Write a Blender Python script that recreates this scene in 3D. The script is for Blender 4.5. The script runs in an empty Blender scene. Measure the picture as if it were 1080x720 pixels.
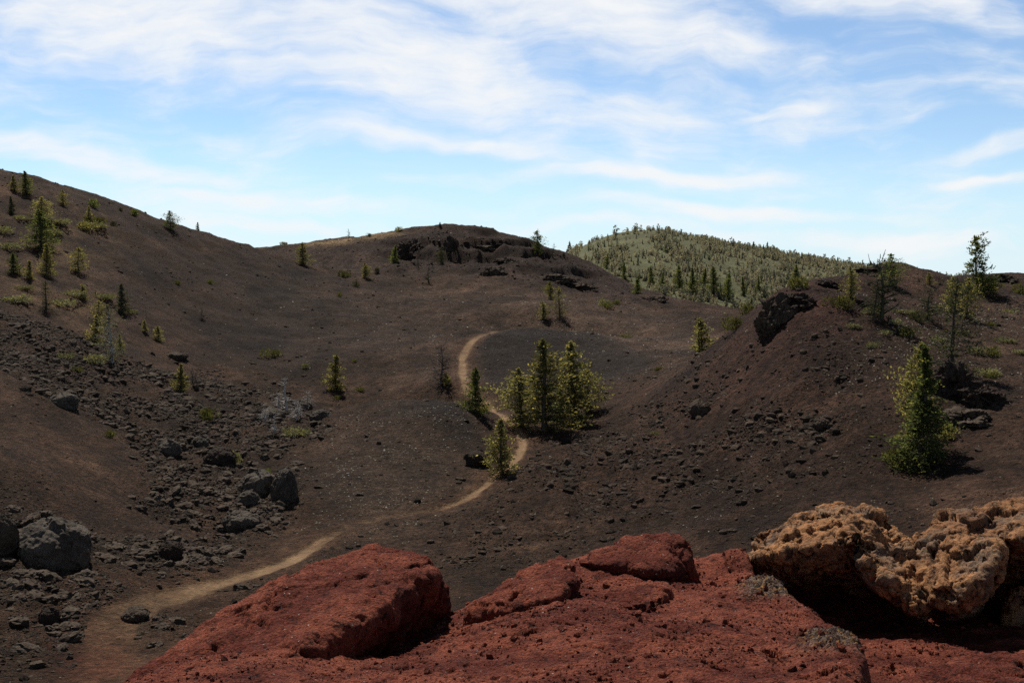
import bpy, bmesh, math, random
import numpy as np
from mathutils import Vector

# ------------------------------------------------------------------ basics
random.seed(7)
RNG = np.random.default_rng(11)
scene = bpy.context.scene
COL = scene.collection
EYE = 20.0                       # height of the photographer's eye, metres
FOC = 1158.0                     # focal length in pixels of a 1080 px wide frame
PITCH = math.atan(70.0 / FOC)    # looking slightly down
CP, SP = math.cos(PITCH), math.sin(PITCH)
SUN_AZ, SUN_EL = math.radians(-22), math.radians(56)   # sun ahead, left of the view

def P(px, py, Y):
    """a sight line of the survey, followed to the distance Y"""
    xc, yc = (px - 540.0) / FOC, (360.0 - py) / FOC
    dy, dz = CP + SP * yc, -SP + CP * yc
    return np.array((xc / dy * Y, Y, EYE + dz / dy * Y))

def link(name, me, mat=None, parent=None):
    o = bpy.data.objects.new(name, me)
    COL.objects.link(o)
    if mat is not None and len(me.materials) == 0:
        me.materials.append(mat)
    if parent is not None:
        o.parent = parent
    return o

def tag(o, label=None, cat=None, group=None, kind=None):
    if label: o["label"] = label
    if cat: o["category"] = cat
    if group: o["group"] = group
    if kind: o["kind"] = kind
    return o

def mesh_np(name, v, f, smooth=False):
    """fast mesh from arrays; f is (n,3) or (n,4)"""
    v = np.ascontiguousarray(v, dtype=np.float32)
    f = np.ascontiguousarray(f, dtype=np.int32)
    me = bpy.data.meshes.new(name)
    f = f.reshape(-1, f.shape[-1]); n, k = f.shape
    me.vertices.add(len(v)); me.vertices.foreach_set("co", v.ravel())
    me.loops.add(n * k); me.loops.foreach_set("vertex_index", f.ravel())
    me.polygons.add(n)
    me.polygons.foreach_set("loop_start", np.arange(0, n * k, k, dtype=np.int32))
    me.polygons.foreach_set("loop_total", np.full(n, k, dtype=np.int32))
    me.polygons.foreach_set("use_smooth", np.full(n, smooth, dtype=bool))
    me.update(calc_edges=True)
    return me

def set_col(me, name, rgb):
    a = me.attributes.new(name, 'FLOAT_COLOR', 'POINT')
    c = np.ones((len(me.vertices), 4), np.float32)
    c[:, :rgb.shape[1]] = rgb
    a.data.foreach_set("color", c.ravel())

def set_float(me, name, val):
    a = me.attributes.new(name, 'FLOAT', 'POINT')
    a.data.foreach_set("value", np.ascontiguousarray(val, dtype=np.float32))

# ------------------------------------------------------------------ noise
_perm = np.random.default_rng(3).permutation(256).astype(np.int64)
_perm = np.concatenate([_perm, _perm, _perm])
_g = np.random.default_rng(4).normal(size=(256, 3))
_g /= np.linalg.norm(_g, axis=1)[:, None]

def pn(x, y, z=0.0):
    x = np.asarray(x, float); y = np.asarray(y, float)
    z = np.zeros_like(x) + z
    xi, yi, zi = np.floor(x).astype(np.int64), np.floor(y).astype(np.int64), np.floor(z).astype(np.int64)
    xf, yf, zf = x - xi, y - yi, z - zi
    u, v, w = [t * t * t * (t * (t * 6 - 15) + 10) for t in (xf, yf, zf)]
    xi &= 255; yi &= 255; zi &= 255
    def g(a, b, c):
        h = _perm[_perm[_perm[(xi + a) & 255] + ((yi + b) & 255)] + ((zi + c) & 255)]
        G = _g[h]
        return G[..., 0] * (xf - a) + G[..., 1] * (yf - b) + G[..., 2] * (zf - c)
    def lp(a, b, t): return a + t * (b - a)
    return 1.6 * lp(lp(lp(g(0,0,0), g(1,0,0), u), lp(g(0,1,0), g(1,1,0), u), v),
                    lp(lp(g(0,0,1), g(1,0,1), u), lp(g(0,1,1), g(1,1,1), u), v), w)

def fbm(x, y, z=0.0, oct=4, gain=.5, lac=2.03):
    s = 0; a = 1.0; n = 0
    for i in range(oct):
        s = s + a * pn(x, y, z + i * 17.3); n += a
        x = x * lac; y = y * lac; z = z * lac; a *= gain
    return s / n

def ridged(x, y, z=0.0, oct=4, gain=.55):
    s = 0; a = 1.0; n = 0
    for i in range(oct):
        s = s + a * (1 - 2 * np.abs(pn(x, y, z + i * 9.1))); n += a
        x = x * 2.1; y = y * 2.1; z = z * 2.1; a *= gain
    return s / n

def sstep(a, b, x):
    t = np.clip((x - a) / (b - a), 0, 1)
    return t * t * (3 - 2 * t)

# ------------------------------------------------------------------ the lie of the land
# survey of the crater: sight line column -> (row, distance) pairs, near to far
SURVEY = {
 -260: [(720,44),(560,60),(470,78),(390,95),(320,120),(260,145),(190,175),(120,205)],
 -110: [(720,45),(570,61),(475,76),(395,95),(330,120),(280,145),(215,175),(150,210)],
 0:   [(720,46),(640,55),(570,62),(480,75),(400,95),(340,120),(290,145),(240,175),(178,215)],
 100: [(720,45),(640,57),(570,68),(480,85),(400,110),(340,140),(290,165),(250,190),(206,225)],
 200: [(640,60),(560,78),(480,98),(400,130),(340,165),(290,195),(255,222),(241,235)],
 300: [(600,68),(520,88),(440,115),(380,150),(330,190),(295,222),(270,250)],
 345: [(580,73),(510,90),(440,112),(380,148),(330,194),(305,222),(288,246)],
 400: [(560,78),(500,92),(440,108),(422,116),(400,142),(350,185),(310,230),(290,262),(270,290),(248,330)],
 470: [(560,78),(535,84),(500,92),(440,106),(421,114),(400,135),(350,190),(310,235),(285,265),(260,290),(238,320)],
 520: [(570,75),(500,92),(460,106),(435,119),(400,139),(350,172),(320,210),(290,258),(265,288),(243,315)],
 570: [(570,74),(500,90),(460,107),(435,120),(400,134),(348,165),(320,205),(300,243),(275,280),(258,308)],
 620: [(560,73),(500,88),(450,112),(400,138),(352,170),(330,205),(310,245),(295,282),(276,308)],
 660: [(560,72),(500,86),(450,106),(400,132),(365,158),(335,205),(315,250),(299,300)],
 700: [(560,70),(500,84),(450,98),(400,118),(377,140),(345,190),(325,240),(313,285)],
 740: [(560,67),(500,81),(440,94),(400,105),(372,122),(345,190),(326,240),(320,270)],
 775: [(560,66),(500,79),(440,90),(400,98),(370,105),(345,113),(335,190),(326,240)],
 830: [(600,58),(540,66),(480,77),(420,87),(370,95),(330,103),(305,112)],
 868: [(600,56),(540,64),(480,75),(430,84),(380,91),(335,99),(294,118)],
 900: [(600,54),(540,62),(480,73),(430,82),(380,90),(340,98),(312,112),(292,130)],
 924: [(600,54),(540,62),(480,72),(430,80),(380,89),(340,98),(312,112),(281,132)],
 955: [(600,53),(535,62),(485,71),(440,78),(390,87),(350,97),(315,114),(300,138)],
 980: [(600,53),(530,62),(490,70),(450,76),(400,85),(360,95),(320,115),(297,150)],
 1080:[(600,50),(530,58),(480,66),(430,76),(380,90),(340,105),(310,130),(294,170)],
 1200:[(600,49),(530,56),(480,64),(430,75),(380,90),(340,105),(310,130),(292,170)],
 1360:[(600,48),(530,55),(480,62),(430,74),(380,88),(340,103),(310,128),(290,165)],
}
CREST_FIX = {1080: 7, 1200: 7, 1360: 7, 900: 2}
# the flank of the middle hill seen over the left slope, and the hollow between them
FLANK = [(285,263,342),(320,258,338),(360,253.5,335),(240,268,345),(300,279,288),(345,283,280),(240,275,300)]
# hollows behind the two dark mounds by the trail
DIPS = [(400,442,124),(440,444,123),(470,441,122),(425,440,129),(520,359,188),(560,360,186),(600,360,186),(640,363,184)]
def control_points():
    pts = []
    for px, rows in SURVEY.items():
        rows = list(rows)
        for k, (py, Y) in enumerate(rows):
            if k == len(rows) - 1: py = py + CREST_FIX.get(px, 0)
            pts.append(P(px, py, Y))
        # the ground falls away behind each crest
        py, Y = rows[-1]; c = P(px, py, Y)
        if px in (300, 345): pass
        elif px <= 345 or px >= 775:
            drop = 9 if px <= 345 else 6
            q = P(px, py, Y * 1.25); q[2] = c[2] - drop; pts.append(q)
        else:
            q = P(px, py, Y * 1.12); q[2] = c[2] - (5 if px < 690 else 2.5); pts.append(q)
        q = P(px, py, 450); q[2] = EYE - (10 if px < 690 else 19); pts.append(q)
        # the steep outer face below the rim we stand on
        a = P(px, 720, 9.0); a[2] = EYE - 5.0; pts.append(a)
        a = P(px, 720, 20.0); a[2] = EYE - 11.0; pts.append(a)
        a = P(px, 720, 32.0); a[2] = EYE - 15.5; pts.append(a)
    for a in FLANK + DIPS: pts.append(P(*a))
    return np.array(pts)

class TPS:
    def __init__(s, X, Y, Z, lam=1e-5):
        s.a, s.b = s.w(X, Y)
        n = len(Z)
        A = np.zeros((n + 3, n + 3))
        A[:n, :n] = s.k((s.a[:, None] - s.a) ** 2 + (s.b[:, None] - s.b) ** 2) + lam * np.eye(n)
        Q = np.stack([np.ones(n), s.a, s.b], 1)
        A[:n, n:] = Q; A[n:, :n] = Q.T
        s.c = np.linalg.solve(A, np.concatenate([Z, np.zeros(3)]))
    def w(s, X, Y): return X / Y, np.log(Y)
    def k(s, r2): return np.where(r2 > 1e-14, .5 * r2 * np.log(np.maximum(r2, 1e-14)), 0)
    def __call__(s, X, Y):
        a, b = s.w(np.asarray(X, float), np.asarray(Y, float))
        out = s.c[-3] + s.c[-2] * a + s.c[-1] * b
        for i in range(len(s.a)):
            out = out + s.c[i] * s.k((a - s.a[i]) ** 2 + (b - s.b[i]) ** 2)
        return out

_cp = control_points()
LAND = TPS(_cp[:, 0], _cp[:, 1], _cp[:, 2])
# ------------------------------------------------------------------ node helpers
class NT:
    def __init__(s, tree): s.t = tree
    def n(s, typ, **kw):
        nd = s.t.nodes.new(typ)
        ins = kw.pop('i', {})
        for k, v in kw.items(): setattr(nd, k, v)
        for k, v in ins.items():
            if isinstance(v, bpy.types.NodeSocket): s.t.links.new(v, nd.inputs[k])
            else: nd.inputs[k].default_value = v
        return nd
    def math(s, op, a, b=0.0, c=0.0, clamp=False):
        return s.n('ShaderNodeMath', operation=op, use_clamp=clamp, i={0: a, 1: b, 2: c}).outputs[0]
    def noise(s, vec, scale, detail=4, rough=.55, dist=0.0):
        return s.n('ShaderNodeTexNoise', i={'Vector': vec, 'Scale': scale, 'Detail': detail, 'Roughness': rough, 'Distortion': dist}).outputs[0]
    def vor(s, vec, scale, out='Distance', feature='F1'):
        return s.n('ShaderNodeTexVoronoi', feature=feature, i={'Vector': vec, 'Scale': scale}).outputs[out]
    def rng(s, v, a, b, c=0.0, d=1.0, smooth=False):
        return s.n('ShaderNodeMapRange', interpolation_type='SMOOTHSTEP' if smooth else 'LINEAR',
                   i={0: v, 1: a, 2: b, 3: c, 4: d}).outputs[0]
    def mix(s, f, a, b, mode='MIX'):
        nd = s.t.nodes.new('ShaderNodeMix'); nd.data_type = 'RGBA'; nd.blend_type = mode
        for k, v in ((0, f), (6, a), (7, b)):
            if isinstance(v, bpy.types.NodeSocket): s.t.links.new(v, nd.inputs[k])
            else: nd.inputs[k].default_value = v if k == 0 else (*v, 1.0)[:4]
        return nd.outputs[2]
    def scale(s, col, f):
        return s.n('ShaderNodeVectorMath', operation='SCALE', i={0: col, 'Scale': f}).outputs[0]
    def attr(s, name, out='Color'):
        return s.n('ShaderNodeAttribute', attribute_name=name).outputs[out]

def new_mat(name, rough=.95):
    m = bpy.data.materials.new(name); m.use_nodes = True
    b = m.node_tree.nodes['Principled BSDF']
    b.inputs['Roughness'].default_value = rough
    b.inputs['Specular IOR Level'].default_value = .12
    return m, NT(m.node_tree), b

def bump(h, height, bsdf, strength=1.0, dist=.1):
    nd = h.n('ShaderNodeBump', i={'Strength': strength, 'Distance': dist, 'Height': height})
    h.t.links.new(nd.outputs[0], bsdf.inputs['Normal'])

def cinder_material():
    m, h, b = new_mat('cinder_ground')
    pos = h.n('ShaderNodeNewGeometry').outputs['Position']
    col = h.attr('col'); grit = h.attr('grit', 'Fac')
    n1 = h.noise(pos, .22, 6, .6)
    n2 = h.noise(pos, 2.6, 8, .72)
    n3 = h.noise(pos, 11.0, 6, .75)
    f = h.math('MULTIPLY', h.rng(n1, .3, .7, .75, 1.25), h.rng(n2, .32, .68, .35, 1.75))
    f = h.math('MULTIPLY', f, h.rng(n3, .3, .7, .45, 1.65))
    f = h.math('MULTIPLY', f, h.rng(h.noise(pos, .75, 7, .68), .34, .66, .55, 1.5))
    f = h.math('ADD', h.math('MULTIPLY', f, grit), h.math('SUBTRACT', 1.0, grit))
    base = h.scale(col, f)
    vc = h.n('ShaderNodeTexVoronoi', i={'Vector': pos, 'Scale': 3.2})
    rnd = h.n('ShaderNodeSeparateColor', i={0: vc.outputs['Color']}).outputs[0]
    near = h.math('LESS_THAN', vc.outputs['Distance'], .36)
    sp = h.math('MULTIPLY', h.math('MULTIPLY', h.rng(rnd, .86, 1.0), near), h.attr('pale', 'Fac'))
    base = h.mix(sp, base, (.16, .135, .11))
    dk = h.math('MULTIPLY', h.math('MULTIPLY', h.rng(rnd, .2, 0.0), near), h.math('MULTIPLY', grit, .8))
    base = h.mix(dk, base, (.010, .009, .008))
    h.t.links.new(base, b.inputs['Base Color'])
    ht = h.math('ADD', h.math('MULTIPLY', n2, 1.0), h.math('MULTIPLY', n3, .45))
    ht = h.math('ADD', ht, h.math('MULTIPLY', h.vor(pos, 5.0), -.35))
    ht = h.math('MULTIPLY', ht, grit)
    bump(h, ht, b, 1.0, .55)
    return m

# ------------------------------------------------------------------ crater ground as a height field
NU, NR = 860, 900
_u = np.concatenate([np.linspace(-1.0, -.52, 50, endpoint=False), np.linspace(-.52, .52, NU - 100), np.linspace(.53, 1.0, 50)])
_y = np.exp(np.linspace(math.log(14), math.log(460), NR))
GY, GU = np.meshgrid(_y, _u, indexing='ij')
GX = GU * GY
BASE = LAND(GX, GY)

def interp_grid(A, u, Y):
    fu = np.interp(u, _u, np.arange(NU)); fy = np.interp(np.log(Y), np.log(_y), np.arange(NR))
    i = np.clip(fu.astype(int), 0, NU - 2); j = np.clip(fy.astype(int), 0, NR - 2)
    a, b = fu - i, fy - j
    return A[j, i] * (1 - a) * (1 - b) + A[j, i + 1] * a * (1 - b) + A[j + 1, i] * (1 - a) * b + A[j + 1, i + 1] * a * b

def hit(px, py, A=None, y0=22.0):
    """where the sight line meets the crater ground; crest of that column when it passes above"""
    A = BASE if A is None else A
    r = P(px, py, 1.0); u = r[0]; s = r[2] - EYE
    fu = np.interp(u, _u, np.arange(NU)); i = min(int(fu), NU - 2); a = fu - i
    zc = A[:, i] * (1 - a) + A[:, i + 1] * a
    d = zc - (EYE + s * _y)
    ok = np.where((d >= 0) & (_y > y0))[0]
    if len(ok):
        k = ok[0]
        t = d[k - 1] / (d[k - 1] - d[k]) if k and d[k - 1] < 0 else 0
        Y = _y[k - 1] + t * (_y[k] - _y[k - 1]) if k else _y[0]
    else:
        m = _y > 60
        k = np.argmax(np.where(m, (zc - EYE) / _y, -9)); Y = _y[k]
    z = np.interp(Y, _y, zc)
    return np.array((u * Y, Y, z))

def poly_uv(pix):
    q = [hit(x, y) for x, y in pix]
    return np.array([(p[0] / p[1], math.log(p[1])) for p in q])

def in_poly(poly, u, v):
    c = np.zeros(u.shape, bool); n = len(poly)
    for i in range(n):
        x1, y1 = poly[i]; x2, y2 = poly[(i + 1) % n]
        if y1 == y2: continue
        c ^= ((y1 > v) != (y2 > v)) & (u < (x2 - x1) * (v - y1) / (y2 - y1) + x1)
    return c

def blur(A, r):
    for ax in (0, 1):
        for _ in range(2):
            k = 2 * r + 1
            pad = [(0, 0), (0, 0)]; pad[ax] = (r + 1, r)
            c = np.cumsum(np.pad(A, pad, mode='edge'), axis=ax)
            A = (c[k:] - c[:-k]) / k if ax == 0 else (c[:, k:] - c[:, :-k]) / k
    return A

_LV = np.log(GY)
_w1 = fbm(GU * 40, _LV * 40, 5, 3); _w2 = fbm(GU * 40, _LV * 40, 9, 3)
def zone(pix, r=12, wob=.012):
    return blur(in_poly(poly_uv(pix), GU + _w1 * wob, _LV + _w2 * wob).astype(float), r)

# lava rubble, loose scree, pale gravel and tinted areas, surveyed as outlines
Z_GULLY = zone([(-40,318),(30,338),(75,352),(120,372),(165,392),(240,398),(300,412),(350,440),(335,472),(300,478),(322,500),(318,530),(280,572),(215,602),(120,575),(165,520),(150,490),(110,455),(60,425),(-40,395)], 8)
Z_LOW = zone([(-40,535),(50,525),(95,565),(150,575),(195,600),(110,640),(85,690),(-40,720)], 10)
Z_LOW2 = zone([(130,655),(240,622),(335,590),(420,580),(330,650),(170,710)], 8)
Z_SCREE = zone([(545,470),(600,455),(700,425),(800,380),(900,395),(935,455),(900,520),(760,525),(700,545),(640,570),(520,600),(440,575),(480,550),(540,530)], 22)
Z_RED = zone([(800,330),(900,300),(960,320),(930,360),(860,400),(760,430),(720,410)], 24)
Z_PALE = zone([(430,430),(470,425),(500,450),(490,500),(440,540),(390,560),(350,540),(330,480),(370,440)], 24)
Z_PALE2 = zone([(870,345),(960,340),(1075,330),(1080,390),(980,400),(900,385)], 20)
Z_PALE3 = zone([(560,312),(760,340),(740,372),(660,385),(540,345)], 16)
Z_GREY = zone([(300,320),(420,300),(700,330),(700,370),(560,420),(470,370),(420,420),(380,400),(300,400)], 30)
Z_CRAG = zone([(398,262),(425,248),(470,240),(540,250),(600,268),(640,290),(600,296),(540,282),(470,282),(420,282)], 8)
Z_HILL = zone([(285,262),(400,246),(470,236),(560,252),(640,284),(720,318),(660,320),(560,300),(440,292),(330,284)], 10)
Z_RUST = zone([(60,650),(110,640),(150,700),(100,725),(55,700)], 12)
Z_GULL2 = zone([(960,395),(1010,385),(1075,415),(1060,445),(1000,450),(975,430)], 6)
Z_RIDGE = zone([(930,300),(1085,296),(1085,340),(960,335)], 12)
Z_GRASSL = zone([(-10,215),(60,225),(125,235),(120,262),(60,285),(130,330),(85,345),(-10,320)], 10)
Z_RIM = zone([(300,259),(400,246),(420,243),(425,247),(330,262)], 3, .003)
Z_DUST = zone([(-5,193),(20,196),(30,203),(-5,206)], 3)
Z_LSLOPE = zone([(285,266),(200,243),(100,208),(-10,180),(-10,225),(125,240),(160,350),(250,395),(340,400),(330,300)], 20)

ROUGH = np.clip(Z_GULLY + .75 * Z_LOW + .7 * Z_LOW2 + .4 * Z_SCREE + .6 * Z_GULL2 + .4 * Z_HILL, 0, 1)

# trail
TRAIL_PIX = [(120,745),(122,715),(122,690),(116,668),(128,647),(165,632),(200,622),(240,611),(280,600),(310,588),(335,572),(360,558),(395,547),(440,540),(470,534),(495,523),(515,508),(532,494),(545,481),(551,467),(545,452),(530,438),(514,427),(500,418),(492,408),(488,395),(487,382),(490,370),(497,360),(508,353),(522,349),(545,347)]
TW = np.array([hit(x, y)[:2] for x, y in TRAIL_PIX])
def chain(p, n=6):
    out = []
    for i in range(len(p) - 1):
        p0, p1, p2, p3 = p[max(i - 1, 0)], p[i], p[i + 1], p[min(i + 2, len(p) - 1)]
        for t in np.linspace(0, 1, n, endpoint=False):
            out.append(.5 * (2 * p1 + (p2 - p0) * t + (2 * p0 - 5 * p1 + 4 * p2 - p3) * t * t + (3 * p1 - p0 - 3 * p2 + p3) * t ** 3))
    out.append(p[-1]); return np.array(out)
TC = chain(TW)
TDIST = np.full(GX.shape, 99.0); TPAR = np.zeros(GX.shape)
_near = (GY > 24) & (GY < 220) & (np.abs(GU) < .5)
_gx, _gy = GX[_near], GY[_near]; _td = np.full(_gx.shape, 99.0); _tp = np.zeros(_gx.shape)
for i in range(len(TC) - 1):
    a, d = TC[i], TC[i + 1] - TC[i]
    t = np.clip(((_gx - a[0]) * d[0] + (_gy - a[1]) * d[1]) / max(d @ d, 1e-9), 0, 1)
    q = np.hypot(_gx - a[0] - t * d[0], _gy - a[1] - t * d[1])
    m = q < _td; _td[m] = q[m]; _tp[m] = (i + t[m]) / (len(TC) - 1)
TDIST[_near] = _td; TPAR[_near] = _tp
_wid = np.interp(TPAR, [0, .1, .16, .22, .35, .45, .6, .8, 1], [1.9, 1.7, 1.25, .95, .62, .5, .56, .66, .75])
_wid = _wid * (1 + .55 * fbm(GX * .6, GY * .4, 2, 4))
TRAIL = sstep(1.3, .45, TDIST / _wid)
_str = np.interp(TPAR, [0, .1, .15, .2, .30, .345, .37, .42, .455, .5, .7, .9, 1], [.04, .26, .46, .8, .9, .45, .16, .18, .65, .95, 1, .8, .12])
TSHOULDER = sstep(4.2, .8, TDIST / _wid)

# height detail
calm = 1 - .9 * sstep(3.0, 1.0, TDIST)
far = np.clip(GY / 110, .6, 2.2)
DET = ROUGH * (.62 * far * ridged(GX / 3.1, GY / 3.1, 1.7, 4) + .22 * fbm(GX * 1.3, GY * 1.3, 4, 3)) \
    + .26 * far * fbm(GX / 4.5, GY / 4.5, 3, 4) + .55 * far * fbm(GX / 13, GY / 13, 19, 3) + .07 * far * fbm(GX * .9, GY * .9, 8, 3)
DET += Z_SCREE * (.45 * ridged(GX / 1.9, GY / 1.9, 6, 4) + .25 * ridged(GX / 6, GY / 4, 8, 2)) + Z_GREY * .16 * ridged(GX / 2.6, GY / 2.6, 9, 3)
_strata = fbm(GX / 26, GY / 60, 12, 4)
Z_TOP = zone([(398,275),(425,258),(470,251),(520,255),(575,272),(620,290),(600,296),(540,284),(470,284),(420,284)], 8, .006)
DET += Z_CRAG * Z_TOP * (2.6 * ridged(GX / 13, GY / 20, 2.2, 4) + 2.6 * np.sign(_strata) * np.abs(_strata) ** .5)
DET += Z_HILL * .45 * ridged(GX / 9, GY / 12, 5.1, 3)
DET += zone([(790,330),(830,302),(900,292),(960,300),(1080,300),(1080,345),(900,350),(830,345)], 14) * .38 * ridged(GX / 3.4, GY / 4, 13, 4)
DET += Z_RIDGE * .35 * ridged(GX / 5, GY / 6, 3.3, 3)
_al, _ac = (GX * .62 - GY * .78) / 26, (GX * .78 + GY * .62) / 3.4
_left = sstep(420, 250, GU * FOC + 540)
_rill = fbm(_ac, _al, 27, 4)
_al2, _ac2 = (GX * .86 + GY * .5) / 24, (GX * .5 - GY * .86) / 3.0
_right = sstep(640, 760, GU * FOC + 540) * sstep(150, 125, GY)
_rill2 = fbm(_ac2, _al2, 35, 4)
DET += .30 * _left * _rill + .30 * _right * _rill2
_zz = BASE + 1.6 * fbm(GX / 17, GY / 30, 44, 4)
_k = np.floor(_zz / 4.2); _f = _zz / 4.2 - _k
_terr = (_k + sstep(.78, .93, _f)) * 4.2 - _zz
DET += Z_CRAG * np.clip(.75 + 1.3 * fbm(GX / 20, GY / 40, 52, 3), 0, 1) * _terr
DET *= calm
DET -= .14 * TRAIL * np.clip(_str * 2, 0, 1)
GZ = BASE + DET

# colour of the ground: albedo, plus some relief shading painted in
def mixc(c, m, rgb): return c + (np.array(rgb) - c) * np.clip(m, 0, 1)[..., None]
C = np.ones(GX.shape + (3,)) * np.array((.046, .034, .025))
lf = fbm(GX / 22, GY / 22, 7, 4)
C = mixc(C, Z_LSLOPE * .9, (.038, .027, .019))
C = mixc(C, zone([(130,250),(240,258),(330,290),(345,400),(250,400),(170,360),(120,300)], 26) * .8, (.026, .019, .014))
C = mixc(C, zone([(230,290),(300,272),(350,290),(430,325),(400,395),(300,400),(250,360)], 22) * .75, (.020, .017, .013))
C = mixc(C, zone([(420,505),(540,500),(720,540),(700,600),(500,600),(380,560)], 20) * .6, (.058, .046, .034))
C = mixc(C, Z_GREY * .9, (.046, .038, .032))
C = mixc(C, sstep(560, 760, GU * FOC + 540) * sstep(135, 110, GY) * .6, (.039, .028, .0235))
C = mixc(C, Z_RED * .9, (.050, .028, .0255))
C = mixc(C, Z_SCREE * .5, (.041, .030, .0255))
C = mixc(C, np.clip(Z_GULLY + Z_LOW * .5 + Z_GULL2, 0, 1) * .6, (.042, .034, .028))
C = mixc(C, Z_HILL * .85, (.036, .030, .028))
C = mixc(C, Z_CRAG * .85 * np.clip(.75 + 1.2 * fbm(GX / 14, GY / 9, 91, 3), 0, 1), (.019, .015, .014))
C = mixc(C, Z_PALE3 * .85 * np.clip(.7 + 1.2 * fbm(GX / 9, GY / 14, 17, 4), 0, 1), (.088, .074, .062))
C = mixc(C, Z_RIDGE * .6, (.050, .040, .035))
C = mixc(C, Z_PALE2 * .8 * (.6 + fbm(GX / 3, GY / 3, 2, 3)), (.085, .072, .058))
C = mixc(C, Z_RUST * .9, (.10, .040, .026))
C = mixc(C, Z_GRASSL * np.clip(.35 + 1.3 * fbm(GX / 5, GY / 9, 21, 4), 0, 1) * .9, (.115, .092, .058))
C = mixc(C, Z_RIM * 1.0, (.17, .15, .10))
C = mixc(C, Z_DUST * .7, (.15, .11, .085))
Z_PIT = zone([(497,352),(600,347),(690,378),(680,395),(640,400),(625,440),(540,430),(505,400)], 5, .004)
C *= (1 + .55 * (_left * _rill + _right * _rill2))[..., None]
C *= (1 + .8 * lf)[..., None]
C *= (1 + .9 * fbm(GX / 6, GY / 11, 71, 4))[..., None]
C *= np.array((1.12, .84, .66)) * 1.05
rust = np.clip(fbm(GX / 9, GY / 14, 31, 3) - .05, 0, 1)
C = mixc(C, rust * .9, (.060, .034, .022))
C *= (1 + .75 * Z_SCREE * fbm(GX * 1.2, GY * .55, 81, 4) + .5 * Z_SCREE * fbm(GX / 4, GY / 9, 83, 3))[..., None]  # stone tones and painted crevice shade, mottled into the scree colour
C = mixc(C, Z_PALE * .5, (.054, .040, .029))  # lit face of the knoll, brightened in the colour
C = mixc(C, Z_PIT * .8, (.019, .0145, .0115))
C = mixc(C, zone([(400,436),(420,425),(445,420),(485,425),(503,442),(495,470),(478,448),(440,440)], 5, .005) * .75, (.018, .014, .011))  # dark arc painted along the knoll top to bring out its relief
C *= (1 - .16 * Z_LSLOPE * (1 - Z_GRASSL))[..., None]
C = mixc(C, TSHOULDER * .55 * np.clip(_str * 1.5, 0, 1), (.120, .062, .034))
C = mixc(C, TRAIL * _str * (.8 + .8 * fbm(GX * .8, GY * .5, 14, 4)), (.26, .165, .09))
GRIT = np.clip(1 - .75 * TRAIL * _str - .25 * Z_LSLOPE * (1 - Z_GRASSL) - .25 * Z_PIT, .2, 1)
PALE = np.clip(.12 + Z_PALE * .9 + Z_PALE2 + Z_PALE3 * .8 + .3 * ROUGH + .3 * Z_GREY, 0, 1) * (1 - TRAIL)

def grid_faces(nr, nu):
    a = np.arange(nr * nu).reshape(nr, nu)
    return np.stack([a[:-1, :-1], a[:-1, 1:], a[1:, 1:], a[1:, :-1]], -1)

MAT_GROUND = cinder_material()
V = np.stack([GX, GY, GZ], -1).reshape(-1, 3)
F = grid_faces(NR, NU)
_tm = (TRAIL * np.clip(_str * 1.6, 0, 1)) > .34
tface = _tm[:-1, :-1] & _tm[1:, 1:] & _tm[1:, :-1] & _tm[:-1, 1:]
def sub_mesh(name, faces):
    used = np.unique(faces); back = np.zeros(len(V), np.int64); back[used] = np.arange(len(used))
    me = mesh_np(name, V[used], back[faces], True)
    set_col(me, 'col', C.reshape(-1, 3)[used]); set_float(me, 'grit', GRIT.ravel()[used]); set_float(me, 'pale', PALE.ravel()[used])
    return tag(link(name, me, MAT_GROUND), kind='structure')
sub_mesh('ground', F[~tface])
sub_mesh('trail', F[tface])

def gz(x, y):
    return float(interp_grid(GZ, np.array([x / y]), np.array([y]))[0])
def spot(px, py):
    return hit(px, py, GZ)
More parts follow.
